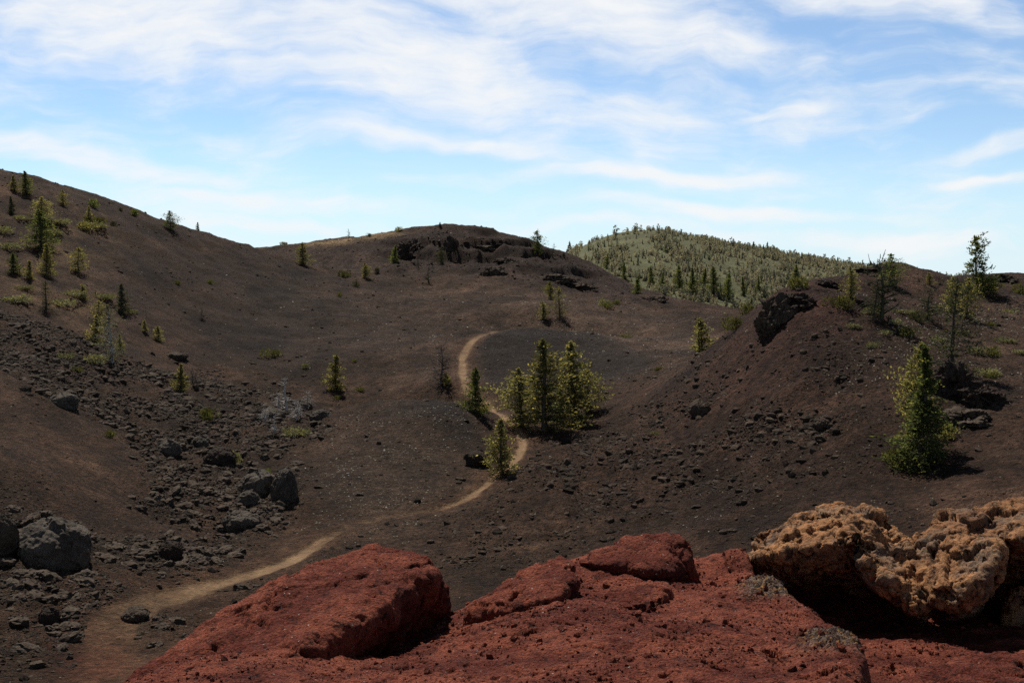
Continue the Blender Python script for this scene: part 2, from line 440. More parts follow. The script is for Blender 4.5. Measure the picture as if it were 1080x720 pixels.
# ------------------------------------------------------------------ the red rim in front
def red_material(name='red_cinder', tan=False):
    m, h, b = new_mat(name)
    pos = h.n('ShaderNodeNewGeometry').outputs['Position']
    n1 = h.noise(pos, 2.2, 5, .6); n2 = h.noise(pos, 14, 8, .7); n3 = h.noise(pos, 70, 5, .7)
    n4 = h.noise(pos, 5.5, 6, .65, .6)
    if not tan:
        base = h.mix(h.rng(n1, .38, .62, 0, 1, True), (.145, .035, .022), (.30, .085, .049))
        base = h.mix(h.rng(n4, .50, .66, 0, .6, True), base, (.075, .021, .015))
        base = h.mix(h.rng(n2, .56, .70, 0, .55, True), base, (.29, .10, .055))
        base = h.mix(h.rng(n2, .46, .33, 0, .95, True), base, (.026, .009, .008))
        vc = h.n('ShaderNodeTexVoronoi', i={'Vector': pos, 'Scale': 55})
        rnd = h.n('ShaderNodeSeparateColor', i={0: vc.outputs['Color']}).outputs[0]
        peb = h.attr('pebble', 'Fac')
        pc = h.mix(h.rng(rnd, .2, .9), (.04, .034, .03), (.27, .22, .17))
        pc = h.mix(h.math('GREATER_THAN', rnd, .82), pc, (.30, .17, .06))
        base = h.mix(h.math('MULTIPLY', peb, .85), base, pc)
        near = h.math('LESS_THAN', vc.outputs['Distance'], .3)
        base = h.mix(h.math('MULTIPLY', h.rng(rnd, .975, .99), near), base, (.42, .36, .32))
        f = h.rng(n3, .3, .7, .4, 1.6)
        base = h.scale(base, f)
        hk = h.math('ADD', h.math('MULTIPLY', n2, 1.0), h.math('MULTIPLY', n3, .35))
        hk = h.math('ADD', hk, h.math('MULTIPLY', h.vor(pos, 55), -.22))
        bump(h, hk, b, 1.0, .075)
    else:
        base = h.mix(h.rng(n1, .40, .60, 0, 1, True), (.21, .105, .056), (.39, .190, .085))
        base = h.mix(h.rng(n4, .50, .62, 0, .6, True), base, (.42, .19, .08))
        base = h.mix(h.rng(n2, .56, .70, 0, .55, True), base, (.42, .27, .15))
        base = h.mix(h.rng(n2, .52, .38, 0, .92, True), base, (.045, .026, .018))
        lich = h.noise(pos, 9, 6, .75)
        base = h.mix(h.rng(lich, .60, .66, 0, .45, True), base, (.20, .21, .13))
        base = h.mix(h.rng(h.noise(pos, 3.3, 4, .6), .50, .62, 0, .5, True), base, (.20, .15, .11))
        base = h.scale(base, h.rng(n3, .3, .7, .6, 1.4))
        hk = h.math('ADD', h.math('MULTIPLY', n2, 1.0), h.math('MULTIPLY', n3, .4))
        hk = h.math('ADD', hk, h.math('MULTIPLY', h.vor(pos, 30), .35))
        bump(h, hk, b, .8, .05)
    h.t.links.new(base, b.inputs['Base Color'])
    return m

MAT_RED, MAT_TAN = red_material(), red_material('tan_scoria', True)

_rp = [(140,725,5.0),(200,700,5.7),(300,690,6.1),(430,685,6.75),(380,697,6.3),(475,658,7.15),(500,641,7.35),(530,622,7.6),(560,607,7.8),(600,594,8.05),(640,584,8.3),(690,606,8.4),(735,616,8.4),(760,590,8.75),(790,593,8.75),
       (300,722,4.9),(600,720,4.7),(800,720,4.7),(600,680,5.4),(600,640,6.45),(540,660,6.1),(700,654,6.25),(700,634,7.1),(780,660,5.95),(780,622,7.2),(840,640,7.0),(870,656,6.5),(905,684,5.95),
       (450,700,5.6),(380,710,5.2),(980,655,7.0),(1080,655,7.0),(1300,655,7.0),(980,690,5.7),(1080,690,5.7),(1300,700,5.7),(900,622,8.4),(1000,622,8.4),(1100,622,8.4),(1300,622,8.4),
       (540,910,3.0),(140,910,3.0),(940,910,3.0),(1300,900,3.0),(-200,910,3.0),(540,1400,1.75),(0,1400,1.75),(1100,1400,1.75),(0,775,4.3),(-200,800,4.2),(60,750,4.6)]
RP = np.array([P(*a) for a in _rp])
_ex = []
for px, py, Y in [(-200,800,4.2),(0,775,4.3),(140,725,5.0),(300,664,6.5),(475,656,7.1),(560,607,7.8),(640,584,8.3),(735,602,8.5),(800,593,8.9),(900,622,9.3),(1000,622,9.3),(1100,622,9.3),(1300,622,9.3)]:
    c = P(px, py, Y)
    for k, dz in ((1.18, .55), (1.45, 1.7), (1.9, 4.2), (2.6, 9.5)):
        q = P(px, py, Y * k); q[2] = c[2] - dz * Y / 7; _ex.append(q)
RP = np.concatenate([RP, np.array(_ex)])
RIM = TPS(RP[:, 0], RP[:, 1], RP[:, 2], 1e-4)
MU, MR = 800, 560
_ru = np.concatenate([np.linspace(-1.2, -.5, 60, endpoint=False), np.linspace(-.5, .5, MU - 120), np.linspace(.512, 1.2, 60)])
_ry = np.exp(np.linspace(math.log(1.4), math.log(3.9), 60, endpoint=False)); _ry = np.concatenate([_ry, np.exp(np.linspace(math.log(3.9), math.log(10.2), MR - 110)), np.exp(np.linspace(math.log(10.3), math.log(17), 50))])
RY, RU = np.meshgrid(_ry, _ru, indexing='ij'); RX = RU * RY
RZ = RIM(RX, RY)
# broken edge of the red crust, ground lies lower on its right
EDGE = np.array([P(*a)[:2] for a in [(800,560,10.5),(792,592,8.7),(812,604,8.1),(826,622,7.5),(838,642,6.95),(868,656,6.5),(892,668,6.2),(908,684,5.9),(915,702,5.55),(916,725,5.1),(912,770,4.4),(905,860,3.4),(900,1200,2.0)]])
w_ = .05 * fbm(RX * 4, RY * 4, 3, 4)
def signed(px_, py_, line):
    best = np.full(px_.shape, 1e9); sg = np.zeros(px_.shape)
    for i in range(len(line) - 1):
        a, d = line[i], line[i + 1] - line[i]; L = d @ d
        t = np.clip(((px_ - a[0]) * d[0] + (py_ - a[1]) * d[1]) / L, 0, 1)
        q = np.hypot(px_ - a[0] - t * d[0], py_ - a[1] - t * d[1]); m = q < best
        cr = (px_ - a[0]) * d[1] - (py_ - a[1]) * d[0]
        best[m] = q[m]; sg[m] = np.sign(cr[m])
    return best * sg
SD = -signed(RX + w_, RY + w_, EDGE)        # > 0 on the right of the edge
if SD[300, -1] < 0: SD = -SD
fade = sstep(9.6, 8.9, RY)
RZ -= .34 * sstep(-.03, .05, SD) * fade
RZ += .05 * sstep(-.35, -.12, SD) * sstep(.02, -.1, SD) * fade
RZ += .055 * fbm(RX * 1.7, RY * 1.7, 2, 4) + .030 * ridged(RX * 4.2, RY * 4.2, 5, 3) + .012 * fbm(RX * 16, RY * 16, 7, 3) + .006 * np.abs(fbm(RX * 45, RY * 45, 1, 2))
pits = fbm(RX * 6, RY * 6, 22, 3)
RZ -= .05 * sstep(.28, .45, pits)
PEB = np.clip(sstep(-.42, -.22, SD + .06 * fbm(RX * 9, RY * 9, 2, 3)) * sstep(.2, .08, SD) * fade, 0, 1)
PEB *= np.clip(sstep(5.0, 5.4, RY) * (1 - sstep(5.9, 6.05, RY)) + sstep(6.75, 6.9, RY) * (1 - sstep(7.6, 7.9, RY)), 0, 1)
RZ += PEB * .045 * ridged(RX * 13, RY * 13, 3, 2)
me = mesh_np('red_ground', np.stack([RX, RY, RZ], -1).reshape(-1, 3), grid_faces(MR, MU), True)
set_float(me, 'pebble', PEB.ravel())
tag(link('red_ground', me, MAT_RED), kind='structure')
def rim_z(x, y):
    fu = np.interp(x / y, _ru, np.arange(MU)); fy = np.interp(y, _ry, np.arange(MR))
    return float(RZ[int(round(float(fy))), int(round(float(fu)))])
# the ground the photographer stands on, behind the first sheet
_bx, _by = np.meshgrid(np.linspace(-14, 14, 60), np.linspace(-14, 1.45, 50), indexing='ij')
_bz = EYE - 1.68 + .05 * fbm(_bx, _by, 3, 3) - .02
me = mesh_np('red_ground', np.stack([_bx, _by, _bz], -1).reshape(-1, 3), grid_faces(60, 50)[..., ::-1], True)
tag(link('red_ground', me, MAT_RED), kind='structure')

def worley(p, scale, seed=0, facet=False):
    off = np.zeros((len(p), 3)); hid = np.zeros(len(p), np.int64)
    q = p * scale; c = np.floor(q).astype(np.int64); best = np.full(len(q), 9.0); sec = best.copy(); idv = np.zeros(len(q))
    for dx in (-1, 0, 1):
        for dy in (-1, 0, 1):
            for dz in (-1, 0, 1):
                a, b_, e = c[:, 0] + dx, c[:, 1] + dy, c[:, 2] + dz
                hh = _perm[_perm[_perm[(a + seed) & 255] + (b_ & 255)] + (e & 255)]
                j = _g[hh] * .45 + .5
                dd = np.sqrt((a + j[:, 0] - q[:, 0]) ** 2 + (b_ + j[:, 1] - q[:, 1]) ** 2 + (e + j[:, 2] - q[:, 2]) ** 2)
                m = dd < best
                sec = np.where(m, best, np.minimum(sec, dd)); idv = np.where(m, hh / 255.0, idv); best = np.where(m, dd, best); off = np.where(m[:, None], np.stack([q[:, 0] - a - j[:, 0], q[:, 1] - b_ - j[:, 1], q[:, 2] - e - j[:, 2]], 1), off); hid = np.where(m, hh, hid)
    if facet: return best, sec, idv, (off * _g[(hid + 77) & 255]).sum(1)
    return best, sec, idv

def hull_rock(name, clouds, voxel, mat, disp, smooth=6, parent=None):
    """a boulder: convex masses fused, weathered and displaced"""
    bm = bmesh.new()
    for pts in clouds:
        vs = [bm.verts.new(tuple(p)) for p in pts]
        r = bmesh.ops.convex_hull(bm, input=vs)
        junk = [g for g in set(r['geom_interior'] + r['geom_unused']) if isinstance(g, bmesh.types.BMVert)]
        if junk: bmesh.ops.delete(bm, geom=junk, context='VERTS')
    bmesh.ops.recalc_face_normals(bm, faces=bm.faces)
    me0 = bpy.data.meshes.new(name); bm.to_mesh(me0); bm.free()
    o = bpy.data.objects.new(name + '_raw', me0); COL.objects.link(o)
    md = o.modifiers.new('r', 'REMESH'); md.mode = 'VOXEL'; md.voxel_size = voxel
    ms = o.modifiers.new('s', 'SMOOTH'); ms.factor = .5; ms.iterations = smooth
    dg = bpy.context.evaluated_depsgraph_get()
    me = bpy.data.meshes.new_from_object(o.evaluated_get(dg)); me.name = name
    bpy.data.objects.remove(o); bpy.data.meshes.remove(me0)
    for step in disp:
        n = len(me.vertices); co_ = np.empty(n * 3, np.float32); me.vertices.foreach_get('co', co_); co_ = co_.reshape(-1, 3).astype(float)
        no = np.empty(n * 3, np.float32); me.vertices.foreach_get('normal', no); no = no.reshape(-1, 3)
        co_ = co_ + no * step(co_)[:, None]
        me.vertices.foreach_set('co', co_.astype(np.float32).ravel()); me.update()
    me.materials.clear()
    me.polygons.foreach_set('use_smooth', np.ones(len(me.polygons), bool))
    return link(name, me, mat, parent)

def f3(p, s, z=0.0, o=4, gain=.5): return fbm(p[:, 0] * s, p[:, 1] * s, p[:, 2] * s + z, o, gain)
def r3(p, s, z=0.0, o=3): return ridged(p[:, 0] * s, p[:, 1] * s, p[:, 2] * s + z, o)
RED_D = [lambda p: .075 * f3(p, 2.3, 1, 3),
         lambda p: .032 * r3(p, 5.0, 4, 3) - .04 * sstep(.22, .5, f3(p, 7, 9, 3)),
         lambda p: (lambda w: -.05 * sstep(.06, 0, w[1] - w[0]) * sstep(.0, .2, f3(p, 1.6, 51, 2)))(worley(p + .06 * np.stack([f3(p, 4, 1, 3), f3(p, 4, 7, 3), f3(p, 4, 13, 3)], 1), 2.6, 4)),
         lambda p: .014 * f3(p, 26, 2, 3) + .010 * (.5 - worley(p, 28)[0])]
def chunky(p):
    q = p + .06 * np.stack([f3(p, 3, 1, 3), f3(p, 3, 7, 3), f3(p, 3, 13, 3)], 1)
    f1, f2, idv, tilt = worley(q * np.array([1, 1, 1.3]), 3.0, 5, True)
    return .055 * (idv - .45) + .045 * tilt - .035 * sstep(.05, .0, f2 - f1) + .045 * r3(p, 3.2, 2, 3)
def chunky2(p):
    m = np.clip(.55 + 1.1 * f3(p, 2.2, 33, 2), .1, 1)
    return m * .034 * r3(p, 9, 3, 4) + .022 * fbm(p[:, 0] * 9, p[:, 1] * 9, p[:, 2] * 15, 4, .55) - .02 * sstep(.2, .5, f3(p, 18, 6, 2))
TAN_D = [lambda p: .07 * f3(p, 2.4, 3, 3), chunky, chunky2,
         lambda p: .007 * f3(p, 45, 2, 2) - .06 * sstep(.26, .42, f3(p, 7, 4, 2))]

def pts(*a): return [P(*q) for q in a]
o = hull_rock('red_boulder', [pts((400,576,7.6),(450,582,7.45),(466,602,7.2),(355,585,7.6),(300,606,7.3),(245,645,6.9),(195,676,6.3),(130,728,5.5),
     (462,603,6.9),(436,615,6.6),(412,636,6.25),(372,654,5.95),(326,682,5.6),(250,735,5.2),(120,800,4.9),
     (472,650,8.1),(440,695,7.6),(380,706,7.2),(330,722,6.4),(300,760,5.4),(470,660,7.8),(400,640,8.1),(250,680,7.6),(120,760,6.0))],
     .016, MAT_RED, RED_D, 90)
tag(o, 'large rust red boulder with smooth sloping top and deep black overhang on its right end', 'boulder')
o = hull_rock('red_slab', [pts((640,578,8.15),(665,569,8.3),(700,568,8.35),(722,570,8.2),(728,588,8.0),(716,603,7.75),(690,604,7.5),(650,596,7.6),(610,592,7.7),
     (734,606,8.3),(722,622,8.0),(700,620,7.9),(650,625,7.8),(620,620,7.8),(735,625,8.7),(650,620,8.8))], .014, MAT_RED, RED_D, 9)
tag(o, 'dark red block perched on the rim crest at centre, its right face in shadow', 'boulder')
o = hull_rock('red_slab', [pts((520,622,7.2),(560,598,7.5),(592,588,7.6),(604,593,7.4),(605,614,6.95),(585,632,6.5),(540,640,6.5),(500,642,6.8),
     (606,636,7.5),(595,656,7.0),(545,665,6.5),(490,665,6.8),(606,640,7.6),(500,660,7.5))], .014, MAT_RED, RED_D, 9)
tag(o, 'low orange red slab with a cracked shadowed right end, left of the rim crest block', 'boulder')
o = hull_rock('red_slab', [pts((640,622,7.1),(700,614,7.3),(706,622,7.0),(700,632,6.75),(675,641,6.5),(640,636,6.6),(708,640,7.1),(680,655,6.6),(630,650,6.8),(640,650,7.3))], .014, MAT_RED, RED_D, 7)
tag(o, 'thin red ledge just below the rim crest block', 'boulder')
o = hull_rock('red_boulder', [pts((945,724,5.3),(975,708,5.6),(1020,696,5.9),(1080,692,6.0),(1180,690,6.0),(1180,760,4.9),(1080,790,4.7),(960,790,4.9),
     (945,800,5.3),(1000,740,6.2),(1180,740,6.3))], .016, MAT_RED, RED_D, 11)
tag(o, 'low red mound in the bottom right corner below the tan rocks', 'boulder')
o = hull_rock('tan_boulder', [
     pts((787,590,9.0),(803,566,9.1),(835,556,9.2),(862,538,9.3),(884,529,9.3),(896,536,9.2),(918,545,9.15),(940,560,9.1),
     (806,588,8.75),(830,584,8.6),(860,576,8.5),(900,568,8.4),(925,580,8.5),(940,592,8.6),
     (850,635,10.0),(900,645,10.1),(940,640,10.1),(880,630,10.4),(815,612,9.9)),
     pts((898,548,9.0),(930,556,8.95),(958,574,8.9),(973,602,8.7),(979,640,8.15),(962,640,8.0),(934,616,8.15),(908,592,8.35),(903,580,8.4),(974,652,8.6),(950,640,9.3),(920,610,9.6),(905,590,9.4))], .012, MAT_TAN, TAN_D, 12)
tag(o, 'craggy tan and orange boulder over a black hollow, left of the two on the rim', 'boulder')
o = hull_rock('tan_boulder', [
     pts((967,562,8.9),(985,547,9.0),(1020,541,9.1),(1050,548,9.0),(972,604,8.35),(985,634,8.0),(1008,638,7.85),(1032,620,7.85),(1050,592,8.0),(1056,570,8.4),
     (1000,650,8.8),(1030,640,9.3),(985,640,9.3),(1050,600,9.6)),
     pts((1030,540,9.2),(1052,532,9.1),(1085,527,9.1),(1160,520,9.1),(1240,545,9.0),(1048,566,8.6),(1080,570,8.4),(1150,556,8.4),(1230,580,8.4),
     (1050,620,10.2),(1120,640,10.3),(1240,640,10.2)),
     pts((1060,628,8.9),(1090,616,8.9),(1180,620,8.9),(1180,690,8.6),(1090,686,8.7),(1062,664,8.8),(1120,680,9.5))], .012, MAT_TAN, TAN_D, 12)
tag(o, 'craggy orange tan boulder cut by the right edge of the photo', 'boulder')

# loose scoria grains lying on the red crust
def ico(sub, seed, amp):
    bm = bmesh.new(); bmesh.ops.create_icosphere(bm, subdivisions=sub, radius=1.0)
    v = np.array([x.co[:] for x in bm.verts]); f = np.array([[q.index for q in x.verts] for x in bm.faces]); bm.free()
    rg = np.random.default_rng(seed)
    v = v * (1 + amp * rg.normal(size=(len(v), 1))) if sub == 1 else v
    return v, f
def scatter_mesh(name, pos, size, seed, sub=1, amp=.22, flat=.7, upright=False):
    rg = np.random.default_rng(seed); n = len(pos)
    shapes = [ico(sub, seed + k, amp) for k in range(8)]
    pick = rg.integers(0, 8, n); VV, FF, off = [], [], 0
    for k in range(8):
        m = np.where(pick == k)[0]
        if not len(m): continue
        v, f = shapes[k]
        A = rg.normal(size=(len(m), 3, 3)); Q, _ = np.linalg.qr(A)
        if upright:
            a_ = rg.uniform(0, 6.283, len(m)); t_ = rg.normal(size=(len(m), 2)) * .16; Q = np.zeros((len(m), 3, 3))
            Q[:, 0, 0] = np.cos(a_); Q[:, 0, 1] = -np.sin(a_); Q[:, 1, 0] = np.sin(a_); Q[:, 1, 1] = np.cos(a_); Q[:, 2, 2] = 1; Q[:, 2, 0] = t_[:, 0]; Q[:, 2, 1] = t_[:, 1]
        st = np.stack([rg.uniform(.7, 1.3, len(m)), rg.uniform(.7, 1.2, len(m)), rg.uniform(flat * .7, flat * 1.25, len(m))], 1)
        vv = np.einsum('nij,nvj->nvi', Q, v[None] * st[:, None, :]) * size[m][:, None, None] + pos[m][:, None, :]
        VV.append(vv.reshape(-1, 3)); FF.append((f[None] + (np.arange(len(m)) * len(v))[:, None, None] + off).reshape(-1, 3)); off += len(m) * len(v)
    return mesh_np(name, np.concatenate(VV), np.concatenate(FF), False)
rg = np.random.default_rng(5)
n = 42000
j = rg.integers(60, MR - 60, n); i = rg.integers(62, MU - 62, n)
sz = .004 * RY[j, i] / 6 * (rg.pareto(2.8, n) + .7); sz = np.minimum(sz, .024)
cl_ = fbm(RX[j, i] * 1.5, RY[j, i] * 1.5, 4, 3)
keep = rg.random(n) < np.clip(.5 + 1.6 * cl_, .08, 1); j, i, sz = j[keep], i[keep], sz[keep]
me = scatter_mesh('scoria_gravel', np.stack([RX[j, i], RY[j, i], RZ[j, i] + sz * .25], 1), sz, 31)
tag(link('scoria_gravel', me, MAT_RED), 'loose red scoria grains strewn over the red rim in the foreground', 'gravel', kind='stuff')
# ------------------------------------------------------------------ lava rocks
def rock_material(name, c1, c2, c3):
    m, h, b = new_mat(name)
    tc = h.n('ShaderNodeNewGeometry'); pos = tc.outputs['Position']
    n1 = h.noise(pos, 1.1, 6, .65); n2 = h.noise(pos, 6, 7, .7)
    isl = tc.outputs['Random Per Island']
    base = h.mix(h.rng(n1, .4, .62, 0, 1, True), c1, c2)
    base = h.mix(h.rng(n2, .55, .68, 0, .7, True), base, c3)
    base = h.mix(h.rng(n2, .42, .3, 0, .9, True), base, (.012, .010, .010))
    base = h.scale(base, h.rng(isl, 0, 1, .55, 1.5))
    h.t.links.new(base, b.inputs['Base Color'])
    bump(h, h.math('ADD', n1, n2), b, 1.0, .22)
    return m
MAT_LAVA = rock_material('lava_rock', (.062, .046, .034), (.092, .070, .052), (.18, .145, .11))
MAT_BROWN = rock_material('scree_rock', (.058, .042, .031), (.080, .058, .042), (.13, .10, .075))
MAT_PALE = rock_material('pale_lava', (.066, .054, .043), (.112, .093, .074), (.19, .160, .13))
MAT_DARK = rock_material('dark_lava', (.036, .025, .019), (.052, .037, .029), (.085, .064, .050))

def lump(name, seed, sub=4, squash=(1, 1, .7), chunk=1.0):
    bm = bmesh.new(); bmesh.ops.create_icosphere(bm, subdivisions=sub, radius=1.0)
    v = np.array([x.co[:] for x in bm.verts]); f = np.array([[q.index for q in x.verts] for x in bm.faces]); bm.free()
    p = v + seed * 3.17
    f1, f2, idv, tl = worley(p, 1.3, seed, True)
    r = 1 + chunk * (.26 * (idv - .5) + .38 * tl) + .22 * f3(p, 1.1, seed, 3)
    r += chunk * (.12 * r3(p, 2.6, seed, 3))
    f1b, f2b, idb, tb = worley(p, 3.6, seed + 3, True)
    r += chunk * (.07 * (idb - .5) + .13 * tb - .06 * sstep(.15, 0, f2b - f1b))
    if sub >= 5: r += .03 * f3(p, 14, seed, 2)
    v = v * r[:, None] * np.array(squash)
    return mesh_np(name, v, f, False)
LUMPS = [lump('lava_rock', k + 1, 3, (1, .9, .72)) for k in range(8)]
FINE = [lump('lava_boulder', k + 31, 5, (1, .9, .75), .36) for k in range(4)]
CRAG = [lump('lava_crag', k + 51, 5, (1, .9, .8), 1.7) for k in range(5)]
def put_rock(name, me, mat, px, py, wpx, hpx, label, cat='rock', group=None, sink=.3, rz=None, push=0.0):
    b_ = spot(px, py); Y = b_[1]; s = wpx * Y / FOC / 2; sh = hpx * Y / FOC / 2
    o = bpy.data.objects.new(name, me); COL.objects.link(o)
    y = Y + s * .5 + push; x = b_[0] / Y * y
    o.location = (x, y, b_[2] + sh * (1 - 2 * sink) + (0 if push == 0 else 0))
    o.scale = (s / 1.05, s / 1.05, sh / .72)
    o.rotation_euler = (0, 0, random.uniform(0, 6.28) if rz is None else rz)
    if len(me.materials) == 0: me.materials.append(mat)
    if mat.name != me.materials[0].name:
        o.material_slots[0].link = 'OBJECT'; o.material_slots[0].material = mat
    return tag(o, label, cat, group)
put_rock('lava_boulder', FINE[0], MAT_PALE, 56, 594, 84, 74, 'big rounded grey lava boulder on the slope at the left edge', 'boulder', sink=.42)
put_rock('lava_boulder', FINE[1], MAT_LAVA, 2, 585, 36, 50, 'dark lava boulder cut by the left edge of the photo beside the big grey one', 'boulder', sink=.15)
put_rock('lava_boulder', FINE[2], MAT_PALE, 300, 527, 30, 44, 'tall pale grey boulder with a dark right side at the lower end of the gully', 'boulder', sink=.3)
put_rock('lava_boulder', FINE[3], MAT_PALE, 272, 524, 48, 40, 'broad light grey boulder just left of the tall pale one in the gully', 'boulder', sink=.42)
put_rock('lava_boulder', FINE[0], MAT_DARK, 503, 491, 27, 18, 'small black lava boulder left of the fir on the trail bend', 'boulder', sink=.15)
put_rock('lava_boulder', FINE[1], MAT_PALE, 178, 478, 30, 22, 'grey flat topped boulder at the foot of the brown slope in the gully', 'boulder', sink=.4)
put_rock('lava_boulder', FINE[2], MAT_DARK, 232, 492, 34, 24, 'black jagged boulder in the middle of the gully', 'boulder', sink=.2)
put_rock('lava_boulder', FINE[3], MAT_DARK, 180, 590, 28, 22, 'round black boulder beside the faint track in the lower rubble', 'boulder', sink=.2)
put_rock('lava_boulder', FINE[0], MAT_PALE, 254, 556, 40, 26, 'rough grey boulder heap edge above the lower trail', 'boulder', sink=.42)
put_rock('lava_boulder', FINE[1], MAT_DARK, 52, 656, 24, 18, 'dark round boulder in the rubble near the lower left corner', 'boulder', sink=.2)
put_rock('lava_boulder', FINE[2], MAT_LAVA, 143, 655, 30, 17, 'low grey boulder on the inside of the nearest trail bend', 'boulder', sink=.25)
put_rock('lava_boulder', FINE[3], MAT_PALE, 66, 428, 34, 20, 'grey boulder in the upper rubble band on the left slope', 'boulder', sink=.42)
put_rock('lava_boulder', FINE[0], MAT_LAVA, 187, 378, 24, 9, 'flat grey rock alone on the brown left slope', 'boulder', sink=.25)
put_rock('lava_boulder', FINE[1], MAT_BROWN, 738, 438, 26, 20, 'pale brown rock on the middle of the right hand scree', 'boulder', sink=.25)
put_rock('lava_boulder', FINE[2], MAT_BROWN, 866, 452, 20, 14, 'light rock on the right scree left of the biggest pine', 'boulder', sink=.2)
# crags
put_rock('lava_crag', CRAG[0], MAT_BROWN, 818, 345, 32, 38, 'black lava crag with a sheer dark face on the crest of the right ridge', 'crag', sink=.36, rz=.4)
put_rock('lava_crag', CRAG[1], MAT_DARK, 842, 326, 34, 16, 'low dark lava crag right of the sheer black one on the ridge', 'crag', sink=.3, rz=2)
put_rock('lava_crag', CRAG[2], MAT_DARK, 1004, 416, 38, 30, 'dark red brown lava crag under the tall grey pine', 'crag', sink=.2, rz=1)
put_rock('lava_crag', CRAG[3], MAT_DARK, 1038, 428, 42, 24, 'broken black lava crag right of the tall grey pine', 'crag', sink=.3, rz=3)
put_rock('lava_crag', CRAG[4], MAT_LAVA, 1020, 446, 44, 16, 'grey topped lava ledge below the crag on the right slope', 'crag', sink=.3, rz=5)
put_rock('lava_crag', CRAG[0], MAT_DARK, 434, 273, 30, 24, 'square dark cliff on the left of the middle hill', 'crag', sink=.38, rz=1.2, push=4)
put_rock('lava_crag', CRAG[1], MAT_DARK, 478, 274, 22, 26, 'narrow black cliff at the centre of the middle hill', 'crag', sink=.38, rz=.7, push=3)
put_rock('lava_crag', CRAG[2], MAT_BROWN, 505, 262, 50, 12, 'long dark ledge below the top of the middle hill', 'crag', sink=.42, rz=0, push=4)
put_rock('lava_crag', CRAG[3], MAT_BROWN, 535, 280, 24, 13, 'dark outcrop on the right side of the middle hill', 'crag', sink=.46, rz=2, push=3)
put_rock('lava_crag', CRAG[4], MAT_BROWN, 520, 291, 26, 13, 'small dark outcrop low on the middle hill', 'crag', sink=.46, rz=4, push=2)
put_rock('lava_crag', CRAG[0], MAT_BROWN, 585, 298, 40, 11, 'slanting dark outcrop on the right shoulder of the middle hill', 'crag', sink=.46, rz=5, push=2)
put_rock('lava_crag', CRAG[1], MAT_BROWN, 612, 307, 30, 9, 'dark outcrop low on the right shoulder of the middle hill', 'crag', sink=.46, rz=3, push=2)
put_rock('lava_crag', CRAG[2], MAT_BROWN, 690, 319, 26, 8, 'dark outcrop where the middle hill meets the forest', 'crag', sink=.46, rz=3, push=2)
put_rock('lava_crag', CRAG[3], MAT_DARK, 926, 290, 40, 12, 'reddish dark lava mound on the right skyline under the dense pine', 'crag', sink=.35, rz=2, push=2)
put_rock('lava_crag', CRAG[4], MAT_DARK, 872, 303, 28, 9, 'low dark lava outcrop on the right ridge below the skyline mound', 'crag', sink=.3, rz=1, push=1)
put_rock('lava_crag', CRAG[1], MAT_DARK, 1058, 298, 30, 8, 'low dark lava outcrop on the far right skyline', 'crag', sink=.3, rz=1, push=1)

for a_, b_, w_, h_, l_ in ((318,432,22,12,'pale grey rock at the foot of the bleached dead tree'),(338,441,20,10,'pale grey rock at the right end of the upper rubble'),(288,441,24,12,'pale grey rock left of the bleached dead tree'),(262,534,26,18,'pale rock under the broad grey boulder of the lower gully'),(212,470,18,12,'pale rock in the gully right of the flat topped boulder')):
    put_rock('lava_boulder', FINE[a_ % 4], MAT_PALE, a_, b_, w_ * 1.2, h_ * 1.5, l_, 'boulder', sink=.45)

# rubble: density over the ground, sizes by a power law, the largest become rocks of their own
rg = np.random.default_rng(21)
inview = (np.abs(GU) < .50) & (GY > 36) & (GY < 330)
slopeo = sstep(620, 760, GU * FOC + 540) * sstep(150, 130, GY)
dens = (3.4 * Z_GULLY + 2.8 * Z_LOW + 2.2 * Z_LOW2 + 3.0 * Z_SCREE + .9 * Z_GULL2 + .08 * Z_LSLOPE + .16 * Z_PALE + .12 * Z_HILL + .5 * Z_CRAG + .14 * Z_RIDGE + .55 * slopeo + .20)
dens = dens * np.clip(.5 + 2.2 * fbm(GX / 6, GY / 8, 41, 5), .03, 2) * inview * (TDIST > 1.2)
dens[:, :60] = 0; dens[:, -60:] = 0
pr = dens.ravel() / dens.sum()
N = 170000
idx = rg.choice(dens.size, N, p=pr)
jy, iu = idx // NU, idx % NU
jit = rg.random((N, 2)) - .5
u_ = np.interp(iu + jit[:, 0], np.arange(NU), _u); y_ = np.exp(np.interp(jy + jit[:, 1], np.arange(NR), np.log(_y)))
x_ = u_ * y_; z_ = interp_grid(GZ, u_, y_)
rough = np.clip(interp_grid(ROUGH, u_, y_), 0, 1)
s_ = y_ / FOC * .55 * (rg.pareto(2.2, N) * .75 + .55) * (.75 + .75 * rough)
s_ = np.minimum(s_, np.where(rough > .35, .46, .36))
rub = interp_grid(np.clip(Z_GULLY + Z_LOW + Z_LOW2 + Z_GULL2, 0, 1), u_, y_)
show = s_ * FOC / y_ * (rub > .4)
order = np.argsort(-show)
big, rest = order[:240], order[240:]
AREAS = [(Z_GULL2, 'dark lava rock in the broken ledge right of the biggest pine', 'rocks of the ledge on the right slope'),
         (Z_GULLY, 'grey lava rock in the rubble gully below the left slope', 'lava rocks in the rubble gully'),
         (Z_LOW, 'grey lava rock in the rubble field at the lower left', 'lava rocks in the lower left rubble field'),
         (Z_LOW2, 'grey lava rock between the nearest trail stretch and the red boulder', 'lava rocks between the trail and the red boulder')]
